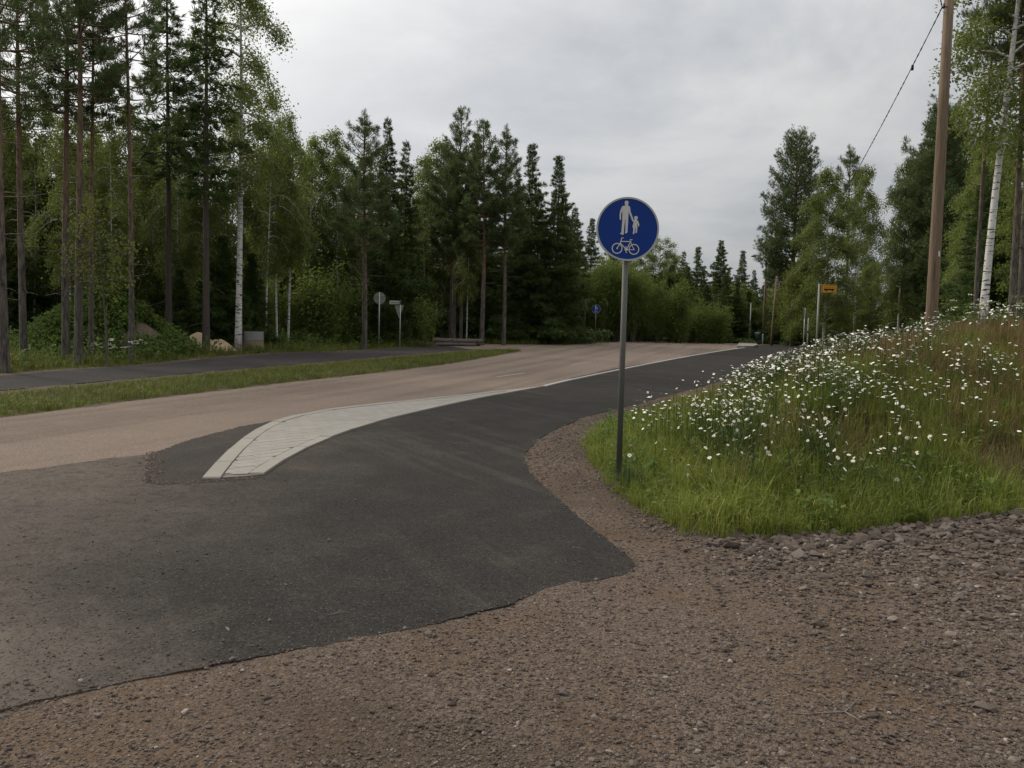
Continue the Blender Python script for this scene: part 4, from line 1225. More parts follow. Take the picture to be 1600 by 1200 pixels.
t = thing("traffic_sign", "grey pole with white street name blade above the back of a triangular give way sign", "sign", (-6.3, 46.0, tz(-6.3, 46.0)))
MB().tube([(0, -.05, -.2), (0, -.05, 2.62)], .032, 10).build("pole", M['galv_light'], t, True)
nb = MB().box((-.31, -.06, 2.50), (.58, .03, .19)).build("name_blade", M['sign_white'], t)
wr = MB(); rl = random.Random(3); xx = -.55
while xx < -.10:
    w_ = rl.uniform(.022, .036)
    wr.box((xx + w_ / 2, -.0775, 2.485 + rl.uniform(-.004, .004)), (w_, .003, rl.uniform(.055, .08)))
    xx += w_ + .012
wr.build("lettering", plain("letter_grey", (.10, .10, .11), .6), nb)
MB().prism([(-.33, 2.36), (.20, 2.36), (-.07, 1.62)], -.01, 0.0).build("give_way_plate", M['sign_grey'], t)
MB().box((0, -.055, 2.50), (.09, .09, .21)).build("bracket", plain("dark_bracket", (.06, .06, .065), .6), t)

for i, (x, y, lab) in enumerate(((19.6, 82, "left of two small grey triangular sign backs beyond the crest"), (21.9, 84, "right of two small grey triangular sign backs beyond the crest"))):
    t = thing("traffic_sign", lab, "sign", (x, y, tz(x, y)))
    MB().tube([(0, -.04, -.2), (0, -.04, 1.0)], .03, 8).build("pole", M['galv_light'], t, True)
    zt = 0.55
    MB().prism([(-.27, zt), (.27, zt), (0, zt + .50)], 0, .008).build("sign_plate", M['sign_grey'], t)

t = thing("traffic_sign", "narrow triangular give way sign seen edge-on left of the bus stop", "sign", (17.6, 50.2, tz(17.6, 50.2)), math.radians(58))
MB().tube([(0, -.04, -.2), (0, -.04, 2.7)], .03, 8).build("pole", M['galv_light'], t, True)
MB().prism([(-.38, 2.7), (.38, 2.7), (0, 2.02)], 0, .01).build("sign_plate", M['sign_grey'], t)

# bus stop
t = thing("bus_stop_sign", "yellow bus stop sign on a grey pole at the edge of the daisies", "sign", (13.22, 36.0, tz(13.22, 36.0)))
MB().tube([(0, 0, -.3), (0, 0, 3.45)], .040, 12).build("pole", M['sign_grey'], t, True)
pb = MB().box((.42, -.02, 3.24), (.66, .05, .36)).build("sign_plate", M['sign_yellow'], t)
fr_ = MB(); fr_.box((.42, -.047, 3.24 + .150), (.61, .004, .018)).box((.42, -.047, 3.24 - .150), (.61, .004, .018)).box((.42 - .295, -.0475, 3.24), (.018, .004, .30)).box((.42 + .295, -.0475, 3.24), (.018, .004, .30))
fr_.build("border", M['black'], pb)
bs = MB(); bx0, bz0 = .42, 3.24
bs.box((bx0, -.047, bz0 - .035), (.46, .004, .075)).box((bx0, -.0475, bz0 + .075), (.46, .004, .016))
for k in range(6):
    bs.box((bx0 - .222 + k * .0888, -.0472, bz0 + .035), (.014, .004, .075))
for dx in (-.13, .14):
    bs.prism([(bx0 + dx + a, bz0 - .075 + b) for a, b in disc_poly(.036, 14)], -.0500, -.045)
bs.build("bus_symbol", M['black'], pb)
MB().box((.045, -.005, 3.24), (.1, .04, .30)).build("bracket", M['galv'], t)
t = thing("marker_post", "thin pale grey post standing just behind the bus stop pole", "post", (13.25, 37.2, tz(13.25, 37.2)))
MB().tube([(0, 0, -.2), (0, 0, 1.95), (0, 0, 2.0)], [.03, .03, .02], 10).build("post", M['galv_light'], t, True)
MB().tube([(0, 0, 1.35), (0, 0, 1.45)], .037, 10).build("band", M['black'], t, True)

# street lamp
t = thing("street_lamp", "tall street lamp with curved arm and small head left of the big pine", "street lamp", (24.8, 82, tz(24.8, 82)), math.radians(6))
pm = MB(); pm.tube([(0, 0, -.3), (0, 0, 4.0), (0, 0, 8.2)], [.13, .11, .09], 10).build("pole", M['pole_wood'], t, True)
MB().tube([(0, 0, 8.0), (-.02, 0, 8.55), (-.2, 0, 8.78), (-.5, 0, 8.83), (-1.1, 0, 8.8)], [.045, .045, .042, .04, .036], 8).build("arm", M['galv_light'], t, True)
MB().tube([(-1.05, 0, 8.8), (-1.2, 0, 8.78), (-1.45, 0, 8.75), (-1.62, 0, 8.74)], [.06, .12, .12, .05], 10).build("lamp_head", M['galv_light'], t, True)

t = thing("utility_pole", "thin weathered grey-brown pole leaning slightly right of the street lamp", "utility pole", (20.0, 64, tz(20.0, 64)), 0)
t.rotation_euler = (0, math.radians(2.2), 0)
MB().tube([(0, 0, -.3), (0, 0, 2.5), (0, 0, 5.4)], [.10, .09, .08], 10).build("pole", M['pole_wood'], t, True)
MB().box((0, 0, 5.25), (.25, .06, .06)).build("bracket", M['galv'], t)
for (x, y, h, lab) in ((21.6, 80, 3.6, "slim grey post beyond the crest behind the far sign triangle"), (24.6, 86, 4.4, "slim dark post just left of the street lamp")):
    t = thing("post", lab, "post", (x, y, tz(x, y)))
    MB().tube([(0, 0, -.3), (0, 0, h)], [.06, .055], 8).build("shaft", M['sign_grey'], t, True)
    MB().tube([(0, 0, h), (0, 0, h + .03)], .07, 8).build("cap", M['galv_light'], t, True)

t = thing("waste_bin", "dark green bin on a post at the crest below the street lamp", "bin", (22.75, 77, tz(22.75, 77)))
MB().tube([(0, 0, .42), (0, 0, .46), (0, 0, 1.0), (0, 0, 1.04)], [.20, .235, .25, .235], 14).build("body", M['green_plastic'], t, True)
MB().tube([(0, 0, 1.04), (0, 0, 1.09), (0, 0, 1.13)], [.27, .26, .12], 14).build("lid", M['sign_grey'], t, True)
MB().tube([(0, .1, -.2), (0, .1, .9)], .035, 8).build("post", M['galv'], t, True)
t = thing("marker_post", "short white post right beside the green bin", "post", (23.3, 77.2, tz(23.3, 77.2)))
MB().tube([(0, 0, -.2), (0, 0, .95), (0, 0, 1.0)], [.06, .06, .03], 10).build("post", M['white_paint'], t, True)
MB().tube([(0, 0, .8), (0, 0, .88)], .0615, 10).build("band", M['galv'], t, True)

# wooden utility pole with cables
BX, BY = 9.08, 18.0
BZ = tz(BX, BY)
HK = 8.66 - BZ
t = thing("utility_pole", "thick brown wooden utility pole rising from the flower bank", "utility pole", (BX, BY, BZ), .4)
MB().tube([(0, 0, -.5), (0, 0, 0), (0, 0, 2.5), (0, 0, 5), (.0, 0, 9.0)], [.128, .126, .117, .106, .092], 20).build("pole", M['pole_wood'], t, True)
MB().tube([(0, 0, HK), (-.10, -.03, HK), (-.2, -.05, HK - .02)], .014, 8).tube([(0, 0, HK + .02), (.16, -.02, HK)], .014, 8).tube([(-.2, -.05, HK + .04), (-.2, -.05, HK - .06)], .022, 8).build("cable_hook", M['black'], t, True)
MB().box((-.02, -.121, 2.0), (.055, .006, .11), .15).build("number_tag", M['white_paint'], t)
MB().tube([(.05, .02, .55), (.32, -.04, .10), (.42, -.06, -.1)], [.026, .03, .03], 8).build("stay_guard", M['galv_light'], t, True)
MB().tube([(-.10, -.12, .42), (-.16, -.16, .12), (-.19, -.18, -.1)], [.022, .028, .028], 8).build("cable_guard", plain("blue_grey_plastic", (.20, .23, .30), .6), t, True)

def cable(a, b, sag, r, n=40, twist=0.0):
    a, b = Vector(a), Vector(b)
    out = MB()
    strands = 2 if twist else 1
    for s_ in range(strands):
        pts = []
        N = n * (4 if twist else 1)
        for i in range(N + 1):
            u = i / N
            p = a.lerp(b, u) - Vector((0, 0, 4 * sag * u * (1 - u)))
            if twist:
                ph = u * twist + s_ * PI
                p += Vector((math.cos(ph) * r * .9, 0, math.sin(ph) * r * .9))
            pts.append(p)
        out.tube(pts, r, 6)
    return out
A_ = (BX - .2, BY - .12, BZ + HK - .04)
o = cable(A_, (20.2, 64, tz(20, 64) + 5.25), 1.25, .0085, 40, 420).build("overhead_cable", M['cable'], None, True)
tag(o, "black twisted cable sagging from the wooden pole towards the far trees", "cable")
cl_ = MB()
c0 = Vector(A_).lerp(Vector((20.2, 64, tz(20, 64) + 5.25)), .055) - Vector((0, 0, 4 * 1.25 * .055 * .945))
cl_.tube([c0 + Vector((0, 0, .03)), c0, c0 - Vector((0, 0, .10))], [.02, .035, .03], 8).build("clamp", M['black'], o, True)
o = cable(A_, (-6.0, -9.0, 8.2), 1.1, .0085, 40, 300).build("overhead_cable", M['cable'], None, True)
tag(o, "black cable leaving the wooden pole's top towards the upper left", "cable")
o = cable((BX + .14, BY - .02, BZ + HK), (12.7, 17.3, tz(12.7, 17.3)), 0.0, .005, 6).build("guy_wire", M['galv'], None, True)
tag(o, "thin grey guy wire dropping right from the wooden pole's top", "wire")

# ------------------------------------------------------------------ logs, well rings, heaps
def log(loc, ang, L, r0, r1, label):
    t = thing("log", label, "log", loc, ang, "felled logs by the side road")
    rl = random.Random(int(L * 1000))
    pts = [(-L / 2 + L * i / 8, rl.gauss(0, .012), rl.gauss(0, .012)) for i in range(9)]
    MB().tube(pts, [r0 + (r1 - r0) * i / 8 for i in range(9)], 14, False).build("bark", M['log_bark'], t, True)
    c = MB()
    for p, r_, sgn in ((pts[0], r0, -1), (pts[-1], r1, 1)):
        c.tube([(p[0] - sgn * .004, p[1], p[2]), (p[0] + sgn * .006, p[1], p[2])], [r_ * .97, r_ * .95], 14)
    c.build("cut_end", M['cut_wood'], t)
    kn = MB()
    for k in range(3):
        x = rl.uniform(-L * .4, L * .45); a = rl.uniform(.3, 2.8)
        kn.tube([(x, math.cos(a) * r0 * .8, math.sin(a) * r0 * .8), (x + .03, math.cos(a) * (r0 + .07), math.sin(a) * (r0 + .07))], [.035, .025], 6)
    kn.build("branch_stub", M['log_bark'], t)
gz = tz(-3.4, 50.2)
log((-3.35, 49.9, gz + .32), .35, 3.1, .155, .13, "long grey log lying on top at the front of the pile")
log((-3.45, 49.75, gz + .10), .37, 2.5, .11, .10, "thinner log lying underneath the long front log")
log((-3.35, 50.25, gz + .12), .33, 2.8, .13, .11, "log on the ground at the back of the pile")

t = thing("well_rings", "two stacked concrete well rings, grey above tan, beside the tall birch", "well ring", (-11.75, 37.4, tz(-11.75, 37.4) - .03))
def ringm(z0, z1, ro, ri, n=28):
    V = []
    for z, r_ in ((z0, ro), (z1, ro * .99), (z1, ri), (z0, ri)):
        V += [(r_ * math.cos(2 * PI * i / n), r_ * math.sin(2 * PI * i / n), z) for i in range(n)]
    F = [(l * n + i, l * n + (i + 1) % n, ((l + 1) % 4) * n + (i + 1) % n, ((l + 1) % 4) * n + i) for l in range(4) for i in range(n)]
    return MB().add(V, F)
ringm(0, .46, .45, .37).build("lower_ring", M['concrete_tan'], t, False)
ringm(.475, .86, .435, .36).build("upper_ring", M['concrete'], t, False)

def heap(name, label, cat, loc, rx, ry, h, mat, seed, peaks=1, res=26, rough=.12):
    r = np.random.default_rng(seed)
    pk = [(r.uniform(-.3, .3) if peaks > 1 else 0, r.uniform(-.2, .2) if peaks > 1 else 0, r.uniform(.7, 1)) for _ in range(peaks)]
    V, F = [], []
    nr, na = res, res * 2
    for i in range(nr + 1):
        for j in range(na):
            u = i / nr; a = 2 * PI * j / na
            ox = 1 + .12 * math.sin(a * 2 + seed) + .08 * math.sin(a * 3 + 2 * seed)
            x, y = u * ox * math.cos(a), u * ox * math.sin(a)
            z = max(pz * max(0, 1 - (math.hypot(x - ax, y - ay) / 1.0) ** 1.25) for ax, ay, pz in pk) * (1 if u < 1 else 0)
            z = z * (1 - u ** 6) + rough * (float(vnoise(x * rx + seed, y * ry, 2.2)) - .5) * (1 - u)
            V.append((x * rx, y * ry, z * h - (.12 if i == nr else 0)))
    for i in range(nr):
        for j in range(na):
            j2 = (j + 1) % na
            F.append((i * na + j, (i + 1) * na + j, (i + 1) * na + j2, i * na + j2))
    o = MB().add(V, F).build(name, mat, None, True)
    o.location = (loc[0], loc[1], tz(loc[0], loc[1]) - .03)
    return tag(o, label, cat), np.array(V)
MOUND, MV = heap("soil_mound", "large overgrown soil mound with one bare side behind the front pines", "mound", (-16.0, 32.3), 3.6, 2.8, 2.7, M['soil'], 3, 1, 24, .2)
heap("soil_heap", "small dark soil heap between the overgrown mound and the sand", "soil heap", (-13.9, 33.6), 1.5, 1.1, .85, M['soil'], 5, 2)
heap("sand_heap", "pale sand heap with a pointed top behind the tall spruce trunk", "sand heap", (-13.95, 36.5), 1.1, .9, .95, M['sand'], 6, 1)
heap("sand_heap", "lower rounded sand heap on the right of the pointed one", "sand heap", (-13.0, 36.2), .85, .75, .60, M['sand'], 8, 2)

# ------------------------------------------------------------------ grass, weeds and flowers
def grass_mat(name, a, b, c, tr=.3):
    m, nt = new_mat(name)
    g = nt.n('ShaderNodeNewGeometry')
    P = g.outputs['Position']
    col = nt.ramp(g.outputs['Random Per Island'], [(0, a), (.6, b), (1, c)])
    col = nt.mix(nt.math('MULTIPLY', nt.step(nt.noise(P, .9, 4, .6), .40, .66), .6), col, tuple(x * .6 for x in a))
    p = nt.n('ShaderNodeBsdfPrincipled', {'Base Color': col, 'Roughness': .55, 'Specular IOR Level': .25})
    t_ = nt.n('ShaderNodeBsdfTranslucent', {'Color': nt.mix(.4, col, c)})
    nt.n('ShaderNodeOutputMaterial', {0: nt.n('ShaderNodeMixShader', {0: tr, 1: p.outputs[0], 2: t_.outputs[0]}).outputs[0]})
    return m
M['grass'] = grass_mat("grass", (.108, .160, .022), (.182, .230, .034), (.300, .300, .068))
M['verge'] = grass_mat("verge_grass", (.080, .112, .020), (.135, .165, .030), (.215, .218, .058))
M['seed_grass'] = grass_mat("seeding_grass", (.135, .078, .040), (.205, .125, .060), (.30, .20, .10), .25)
M['stem'] = grass_mat("flower_stem", (.045, .080, .020), (.075, .115, .028), (.12, .15, .04))
M['petal'] = plain("petal_white", (.74, .72, .65), .8, vary=.05)
M['disc'] = plain("daisy_disc", (.55, .33, .03), .8)
M['umbel'] = plain("umbel_cream", (.66, .65, .54), .8, vary=.06)

def blade_tuft(nb, seed, spread, lean, w):
    r = np.random.default_rng(seed)
    V, Q_, T_ = [], [], []
    for i in range(nb):
        a = r.uniform(0, 2 * PI); d = np.array([math.cos(a), math.sin(a), 0]); s = np.array([-math.sin(a), math.cos(a), 0])
        o = np.array([r.normal(0, spread), r.normal(0, spread), 0])
        h = r.uniform(.55, 1.1); ln = abs(r.normal(0, lean))
        b = len(V)
        p1 = o + d * ln * .28 * h + np.array([0, 0, h * .55]); p2 = o + d * ln * h + np.array([0, 0, h * (1 - .35 * ln)])
        V += [o - s * w, o + s * w, p1 + s * w * .8, p1 - s * w * .8, p2]
        Q_.append((b, b + 1, b + 2, b + 3)); T_.append((b + 3, b + 2, b + 4))
    return np.array(V), [np.array(Q_), np.array(T_)]
def tufts(name, X, Y, size, mat, label, nb=8, lean=.5, w=.012, spread=.12, cat=None, zoff=-.02, parent=None):
    parts = []
    n = len(X)
    Z = gsurf(X, Y) + zoff
    for v in range(4):
        k = np.arange(n) % 4 == v
        TV, TF = blade_tuft(nb, 100 + v, spread, lean, w)
        m_ = k.sum()
        sc = np.stack([np.ones(m_) * .8 + .4 * size[k], np.ones(m_) * .8 + .4 * size[k], size[k]], 1) if False else size[k]
        parts.append(scatter(TV, TF, np.stack([X[k], Y[k], Z[k]], 1), sc, rots(rng.uniform(0, 6.28, m_))))
    V, F = merge(parts)
    o = link(name, mesh_np(name, V, F, mat))
    tag(o, label, cat, kind='stuff')
    return o
def sample(n, x0, x1, y0, y1):
    return rng.uniform(x0, x1, n), rng.uniform(y0, y1, n)

# bank, near
X, Y = sample(90000, .7, 12, 5.8, 22)
d = bank_d(X, Y)
bare = np.clip(1 - np.hypot((X - 5.6) / 1.1, (Y - 8.6) / 1.5), 0, 1)
den = np.clip(d / .14, 0, 1) * (.35 + .9 * vnoise(X, Y, 1.3)) * np.interp(np.hypot(X, Y), [6, 10, 16, 24], [1, .9, .55, .32]) * (1 - np.clip(bare * 2.2, 0, .93))
k = (d > .02) & (rng.random(len(X)) < den * .55) & (X / Y < .72)
X, Y, d = X[k], Y[k], d[k]
sz = np.interp(d, [0, .25, 1.2], [.15, .24, .34]) * rng.uniform(.65, 1.35, len(X)) * (.7 + .6 * vnoise(X, Y, .8)) * np.interp(Y, [8, 11, 14], [1, 1, .75])
tufts("meadow_grass", X, Y, sz, M['grass'], "tall green grass covering the bank on the right", 13, .6, .013)
# bank, far
X, Y = sample(40000, 4, 40, 20, 72)
d = bank_d(X, Y)
k = (d > .05) & (d < 9) & (rng.random(len(X)) < .55)
X, Y, d = X[k], Y[k], d[k]
tufts("bank_grass", X, Y, np.interp(d, [0, .8, 2.5], [.10, .18, .42]) * rng.uniform(.7, 1.3, len(X)), M['verge'], "grass on the far part of the roadside bank", 6, .5, .030)
# reddish seeding grass on the upper bank
X, Y = sample(26000, 1.6, 13, 7.0, 24)
d = bank_d(X, Y)
k = (d > .8) & (rng.random(len(X)) < np.interp(d, [.8, 2.0, 4.0], [.10, .6, .95]) * np.interp(X / Y, [.24, .36, .46], [.2, .7, 1]) * np.clip(vnoise(X, Y, .7) * 1.7 - .28, 0, 1)) & (X / Y < .72)
X, Y = X[k], Y[k]
tufts("seeding_grass", X, Y, rng.uniform(.36, .60, len(X)), M['seed_grass'], "reddish brown seeding grass on the upper bank", 9, .42, .0048, .14)
# median
X, Y = sample(80000, -12.5, 1, 5, 46)
k = inside(X, Y, MEDIAN) & (seg_dist(X, Y, MEDIAN + MEDIAN[:1]) > .06) & (rng.random(len(X)) < (.35 + .8 * vnoise(X, Y, 1.1)) * .45)
X, Y = X[k], Y[k]
sz = np.interp(seg_dist(X, Y, PATH_N), [0, .8, 1.6], [.07, .14, .21]) * rng.uniform(.6, 1.3, len(X))
tufts("median_grass", X, Y, sz, M['verge'], "short grass strip between the road and the left path", 6, .6, .030, .18)
# verge of the left path and floor of the wood
X, Y = sample(60000, -34, 6, 8, 62)
pl_ = np.interp(Y, [p[1] for p in PATH_F], [p[0] for p in PATH_F])
dl = np.where(Y < 49.6, pl_ - X, 3)
dr = seg_dist(X, Y, ROAD + ROAD[:1])
k = (np.hypot(X + 13.4, Y - 35.7) > 1.7) & (np.hypot(X + 11.75, Y - 37.4) > .6) & (dl > .12) & (dl < 9) & ~inside(X, Y, ROAD) & (dr > .25) & (rng.random(len(X)) < np.interp(dl, [0, 2, 9], [.8, .6, .25]))
X, Y, dl = X[k], Y[k], dl[k]
tufts("verge_grass", X, Y, np.interp(dl, [0, .6, 2], [.12, .26, .42]) * rng.uniform(.6, 1.4, len(X)), M['verge'], "rough grass along the edge of the left forest", 6, .55, .032, .2)

def weeds(name, X, Y, H, Z, mat, label, leaves=22, leaf=.10, parent=None):
    n = len(X)
    r = np.random.default_rng(9)
    pi_ = np.repeat(np.arange(n), leaves)
    u = r.uniform(.1, 1, len(pi_))
    sp = .22 * H[pi_] * (1.15 - .7 * u)
    P = np.stack([X[pi_] + r.normal(0, 1, len(pi_)) * sp, Y[pi_] + r.normal(0, 1, len(pi_)) * sp, Z[pi_] + u * H[pi_]], 1)
    V, F = leaf_cloud(P, leaf, r)
    o = link(name, mesh_np(name, V, F, mat), parent)
    return tag(o, label, None, kind='stuff')
# undergrowth of the wood on the left
X, Y = sample(9000, -34, 2, 12, 62)
pl_ = np.interp(Y, [p[1] for p in PATH_F], [p[0] for p in PATH_F])
dl = np.where(Y < 49.6, pl_ - X, 3)
dr = seg_dist(X, Y, ROAD + ROAD[:1])
k = (dl > .7) & (dl < 11) & ~inside(X, Y, ROAD) & (dr > .9) & (rng.random(len(X)) < vnoise(X, Y, .45) * .9)
k &= ~((np.hypot(X + 13.4, Y - 35.2) < 2.2)) & (np.hypot(X + 11.75, Y - 37.0) > 1.5) & ~((np.abs(X + 3.4) < 2.6) & (np.abs(Y - 49.6) < 1.4))
X, Y, dl = X[k], Y[k], dl[k]
weeds("undergrowth", X, Y, np.interp(dl, [0, 1.2, 4], [.3, .6, .95]) * rng.uniform(.6, 1.3, len(X)), terrain(X, Y), M['weed_leaves'], "leafy weeds and undergrowth along the left forest edge", 24, .12)
# weeds on the mound
k = rng.integers(0, len(MV), 3600)
mp = MV[k] + rng.normal(0, .12, (3600, 3)) * np.array([1, 1, 0])
q = ~((mp[:, 0] > 1.5) & (mp[:, 0] < 2.6) & (mp[:, 1] < .2) & (mp[:, 2] < 1.45) & (mp[:, 2] > .45))
mp = mp[q]
weeds("weeds", mp[:, 0], mp[:, 1], rng.uniform(.3, .75, len(mp)), mp[:, 2], M['weed_leaves'], "dense weeds growing over the soil mound", 22, .11, MOUND)
# undergrowth at the foot of the thicket and the right wood
X, Y = sample(5000, 2, 36, 58, 92)
dr = seg_dist(X, Y, ROAD + ROAD[:1]); dn = seg_dist(X, Y, NEW + NEW[:1])
k = ~inside(X, Y, ROAD) & ~inside(X, Y, NEW) & (dr > 1.2) & (dn > 1.2) & (rng.random(len(X)) < .5)
X, Y = X[k], Y[k]
weeds("roadside_weeds", X, Y, rng.uniform(.25, .8, len(X)) * .8, terrain(X, Y), M['weed_leaves'], "green weeds at the foot of the thicket and far wood", 22, .13)
X, Y = sample(5000, 10, 40, 20, 62)
d = bank_d(X, Y)
k = (d > 5.5) & (rng.random(len(X)) < .6 * vnoise(X, Y, .5))
X, Y = X[k], Y[k]
weeds("wood_undergrowth", X, Y, rng.uniform(.4, 1.2, len(X)), terrain(X, Y), M['weed_leaves'], "dark undergrowth beneath the wood on the right", 24, .12)

# broad-leaved weeds among the grass of the bank
X, Y = sample(2600, .9, 9, 6.2, 14)
d = bank_d(X, Y)
k = (d > .15) & (rng.random(len(X)) < np.clip(vnoise(X, Y, 1.7) * 2 - .7, 0, 1) * .6) & (X / Y < .7)
X, Y = X[k], Y[k]
weeds("bank_weeds", X, Y, rng.uniform(.12, .34, len(X)), gsurf(X, Y), M['weed_leaves'], "broad-leaved weeds among the grass of the bank", 26, .055)
# daisies
def daisy_mesh(seed):
    r = np.random.default_rng(seed)
    V, F, mi = [], [], []
    n = 11
    for i in range(n):
        a = 2 * PI * i / n + r.normal(0, .06)
        d = np.array([math.cos(a), math.sin(a)]); s = np.array([-math.sin(a), math.cos(a)])
        L = r.uniform(.85, 1.05); z1 = r.uniform(-.12, .08)
        b = len(V)
        for rad, w, z in ((.22, .09, .02), (.7, .17, .05), (L, .08, z1)):
            V += [tuple(d * rad - s * w) + (z,), tuple(d * rad + s * w) + (z,)]
        F += [(b, b + 1, b + 3, b + 2), (b + 2, b + 3, b + 5, b + 4)]; mi += [0, 0]
    b = len(V)
    for rad, z in ((.30, .03), (.22, .12)):
        V += [(rad * math.cos(2 * PI * k / 8), rad * math.sin(2 * PI * k / 8), z) for k in range(8)]
    V.append((0, 0, .15))
    for k in range(8):
        F.append((b + k, b + (k + 1) % 8, b + 8 + (k + 1) % 8, b + 8 + k)); mi.append(1)
        F.append((b + 8 + k, b + 8 + (k + 1) % 8, b + 16)); mi.append(1)
    return V, F, mi
HEADS = []
for s_ in range(3):
    V, F, mi = daisy_mesh(s_)
    me = bpy.data.meshes.new("flower_head")
    me.from_pydata([(x * .0190, y * .0190, z * .0190) for x, y, z in V], [], F)
    me.materials.append(M['petal']); me.materials.append(M['disc'])
    me.polygons.foreach_set('material_index', mi)
    me.update()
    HEADS.append(me)
STEMS = []
for s_ in range(4):
    rl = random.Random(s_)
    dx, dy = rl.uniform(-.16, .16), rl.uniform(-.16, .16)
    mb = MB().tube([(0, 0, 0), (dx * .25, dy * .25, .5), (dx, dy, 1.0)], [.0042, .0036, .0028], 4, False)
    for k in range(4):
        a = rl.uniform(0, 6.28); z = rl.uniform(.1, .7)
        c = (dx * z * z, dy * z * z, z)
        mb.add([c, (c[0] + math.cos(a) * .05 - math.sin(a) * .008, c[1] + math.sin(a) * .05 + math.cos(a) * .008, z + .05), (c[0] + math.cos(a) * .09, c[1] + math.sin(a) * .09, z + .07), (c[0] + math.cos(a) * .05 + math.sin(a) * .008, c[1] + math.sin(a) * .05 - math.cos(a) * .008, z + .05)], [(0, 1, 2, 3)])
    me = bpy.data.meshes.new("stem")
    me.from_pydata(mb.v, [], mb.f); me.materials.append(M['stem']); me.update()
    STEMS.append((me, dx, dy))
# clumps of daisies over the bank
X1, Y1 = sample(30000, .9, 9, 6.2, 15); X2, Y2 = sample(44000, .9, 26, 15, 50)
X = np.concatenate([X1, X2]); Y = np.concatenate([Y1, Y2])
d = bank_d(X, Y)
az = X / Y
prob = np.interp(az, [.06, .13, .19, .36, .43, .52, .62], [.30, .50, 1.15, 1.15, .62, .42, .20]) * np.interp(d, [.25, .6, 1.1, 1.9, 6, 9], [.03, .12, .38, 1, 1, .2])
prob *= np.clip(vnoise(X, Y, 3.6) * 4.6 - 2.3, .025, 1) * np.clip(vnoise(X, Y, 1.1) * 2.0 - .30, .10, 1)
prob *= np.interp(Y, [6.5, 8, 10, 14, 24, 50], [.6, 1.2, 1.4, 1.4, 1, .7]) * np.where((Y > 12) & (d < 2.1), .1, 1)
k = (d > .2) & (rng.random(len(X)) < prob) & (az < .70)
X, Y, d = X[k], Y[k], d[k]
dist = np.hypot(X, Y)
order = np.argsort(dist)
X, Y, d, dist = X[order], Y[order], d[order], dist[order]
Hh = rng.uniform(.36, .68, len(X)) * np.interp(d, [.3, 1.2], [.75, 1])
near = len(X) if len(X) < 300 else 300
for i in range(near):
    me_s, dx, dy = STEMS[i % 4]
    h = float(Hh[i])
    rz = random.uniform(0, 6.28)
    o = link("daisy", None, None, (float(X[i]), float(Y[i]), tz(X[i], Y[i])))
    o.rotation_euler = (0, 0, rz)
    tag(o, "white daisy with yellow centre in the near part of the grassy bank", "flower", "daisies on the near bank")
    so = link("stem", me_s, o); so.scale = (1, 1, h)
    ho = link("flower_head", HEADS[i % 3], o, (dx, dy, h))
    ho.rotation_euler = (random.gauss(.15, .6), random.gauss(-.15, .6), random.uniform(0, 6.28))
    ho.scale = (random.uniform(.7, 1.2),) * 3
Xr, Yr, Hr = X[near:], Y[near:], Hh[near:]
Zr = terrain(Xr, Yr)
hv = [(math.cos(2 * PI * i / 7), math.sin(2 * PI * i / 7), -.08 if i % 2 else .06) for i in range(7)] + [(0, 0, .12)]
hf = np.array([(i, (i + 1) % 7, 7) for i in range(7)])
n = len(Xr)
V, F = scatter(np.array(hv), hf, np.stack([Xr, Yr, Zr + Hr], 1), rng.uniform(.015, .023, n) * np.interp(Yr, [10, 40], [1.0, 1.5]), rots(rng.uniform(0, 6.28, n), rng.normal(0, .5, n)))
o = tag(link("daisy_field", mesh_np("daisy_field", V, F, M['petal'])), "mass of white daisies farther along the bank", None, kind='stuff')
sv = np.array([(-.004, 0, 0), (.004, 0, 0), (.003, 0, 1), (-.003, 0, 1)])
V, F = scatter(sv, np.array([(0, 1, 2, 3)]), np.stack([Xr, Yr, Zr], 1), np.stack([np.ones(n), np.ones(n), Hr], 1), rots(rng.uniform(-.6, .6, n)))
link("stems", mesh_np("stems", V, F, M['stem']), o)

# blue-green grass clump at the foot of the sign
TV, TF = blade_tuft(150, 5, .10, .8, .006)
tc_ = thing("grass_clump", "dense blue-green grass clump at the foot of the large blue sign", "grass", (1.18, 8.05, float(gsurf(1.18, 8.05)) - .02))
link("blades", mesh_np("blades", TV * .42, TF, grass_mat("clump_grass", (.035, .075, .026), (.060, .105, .036), (.10, .15, .055))), tc_)
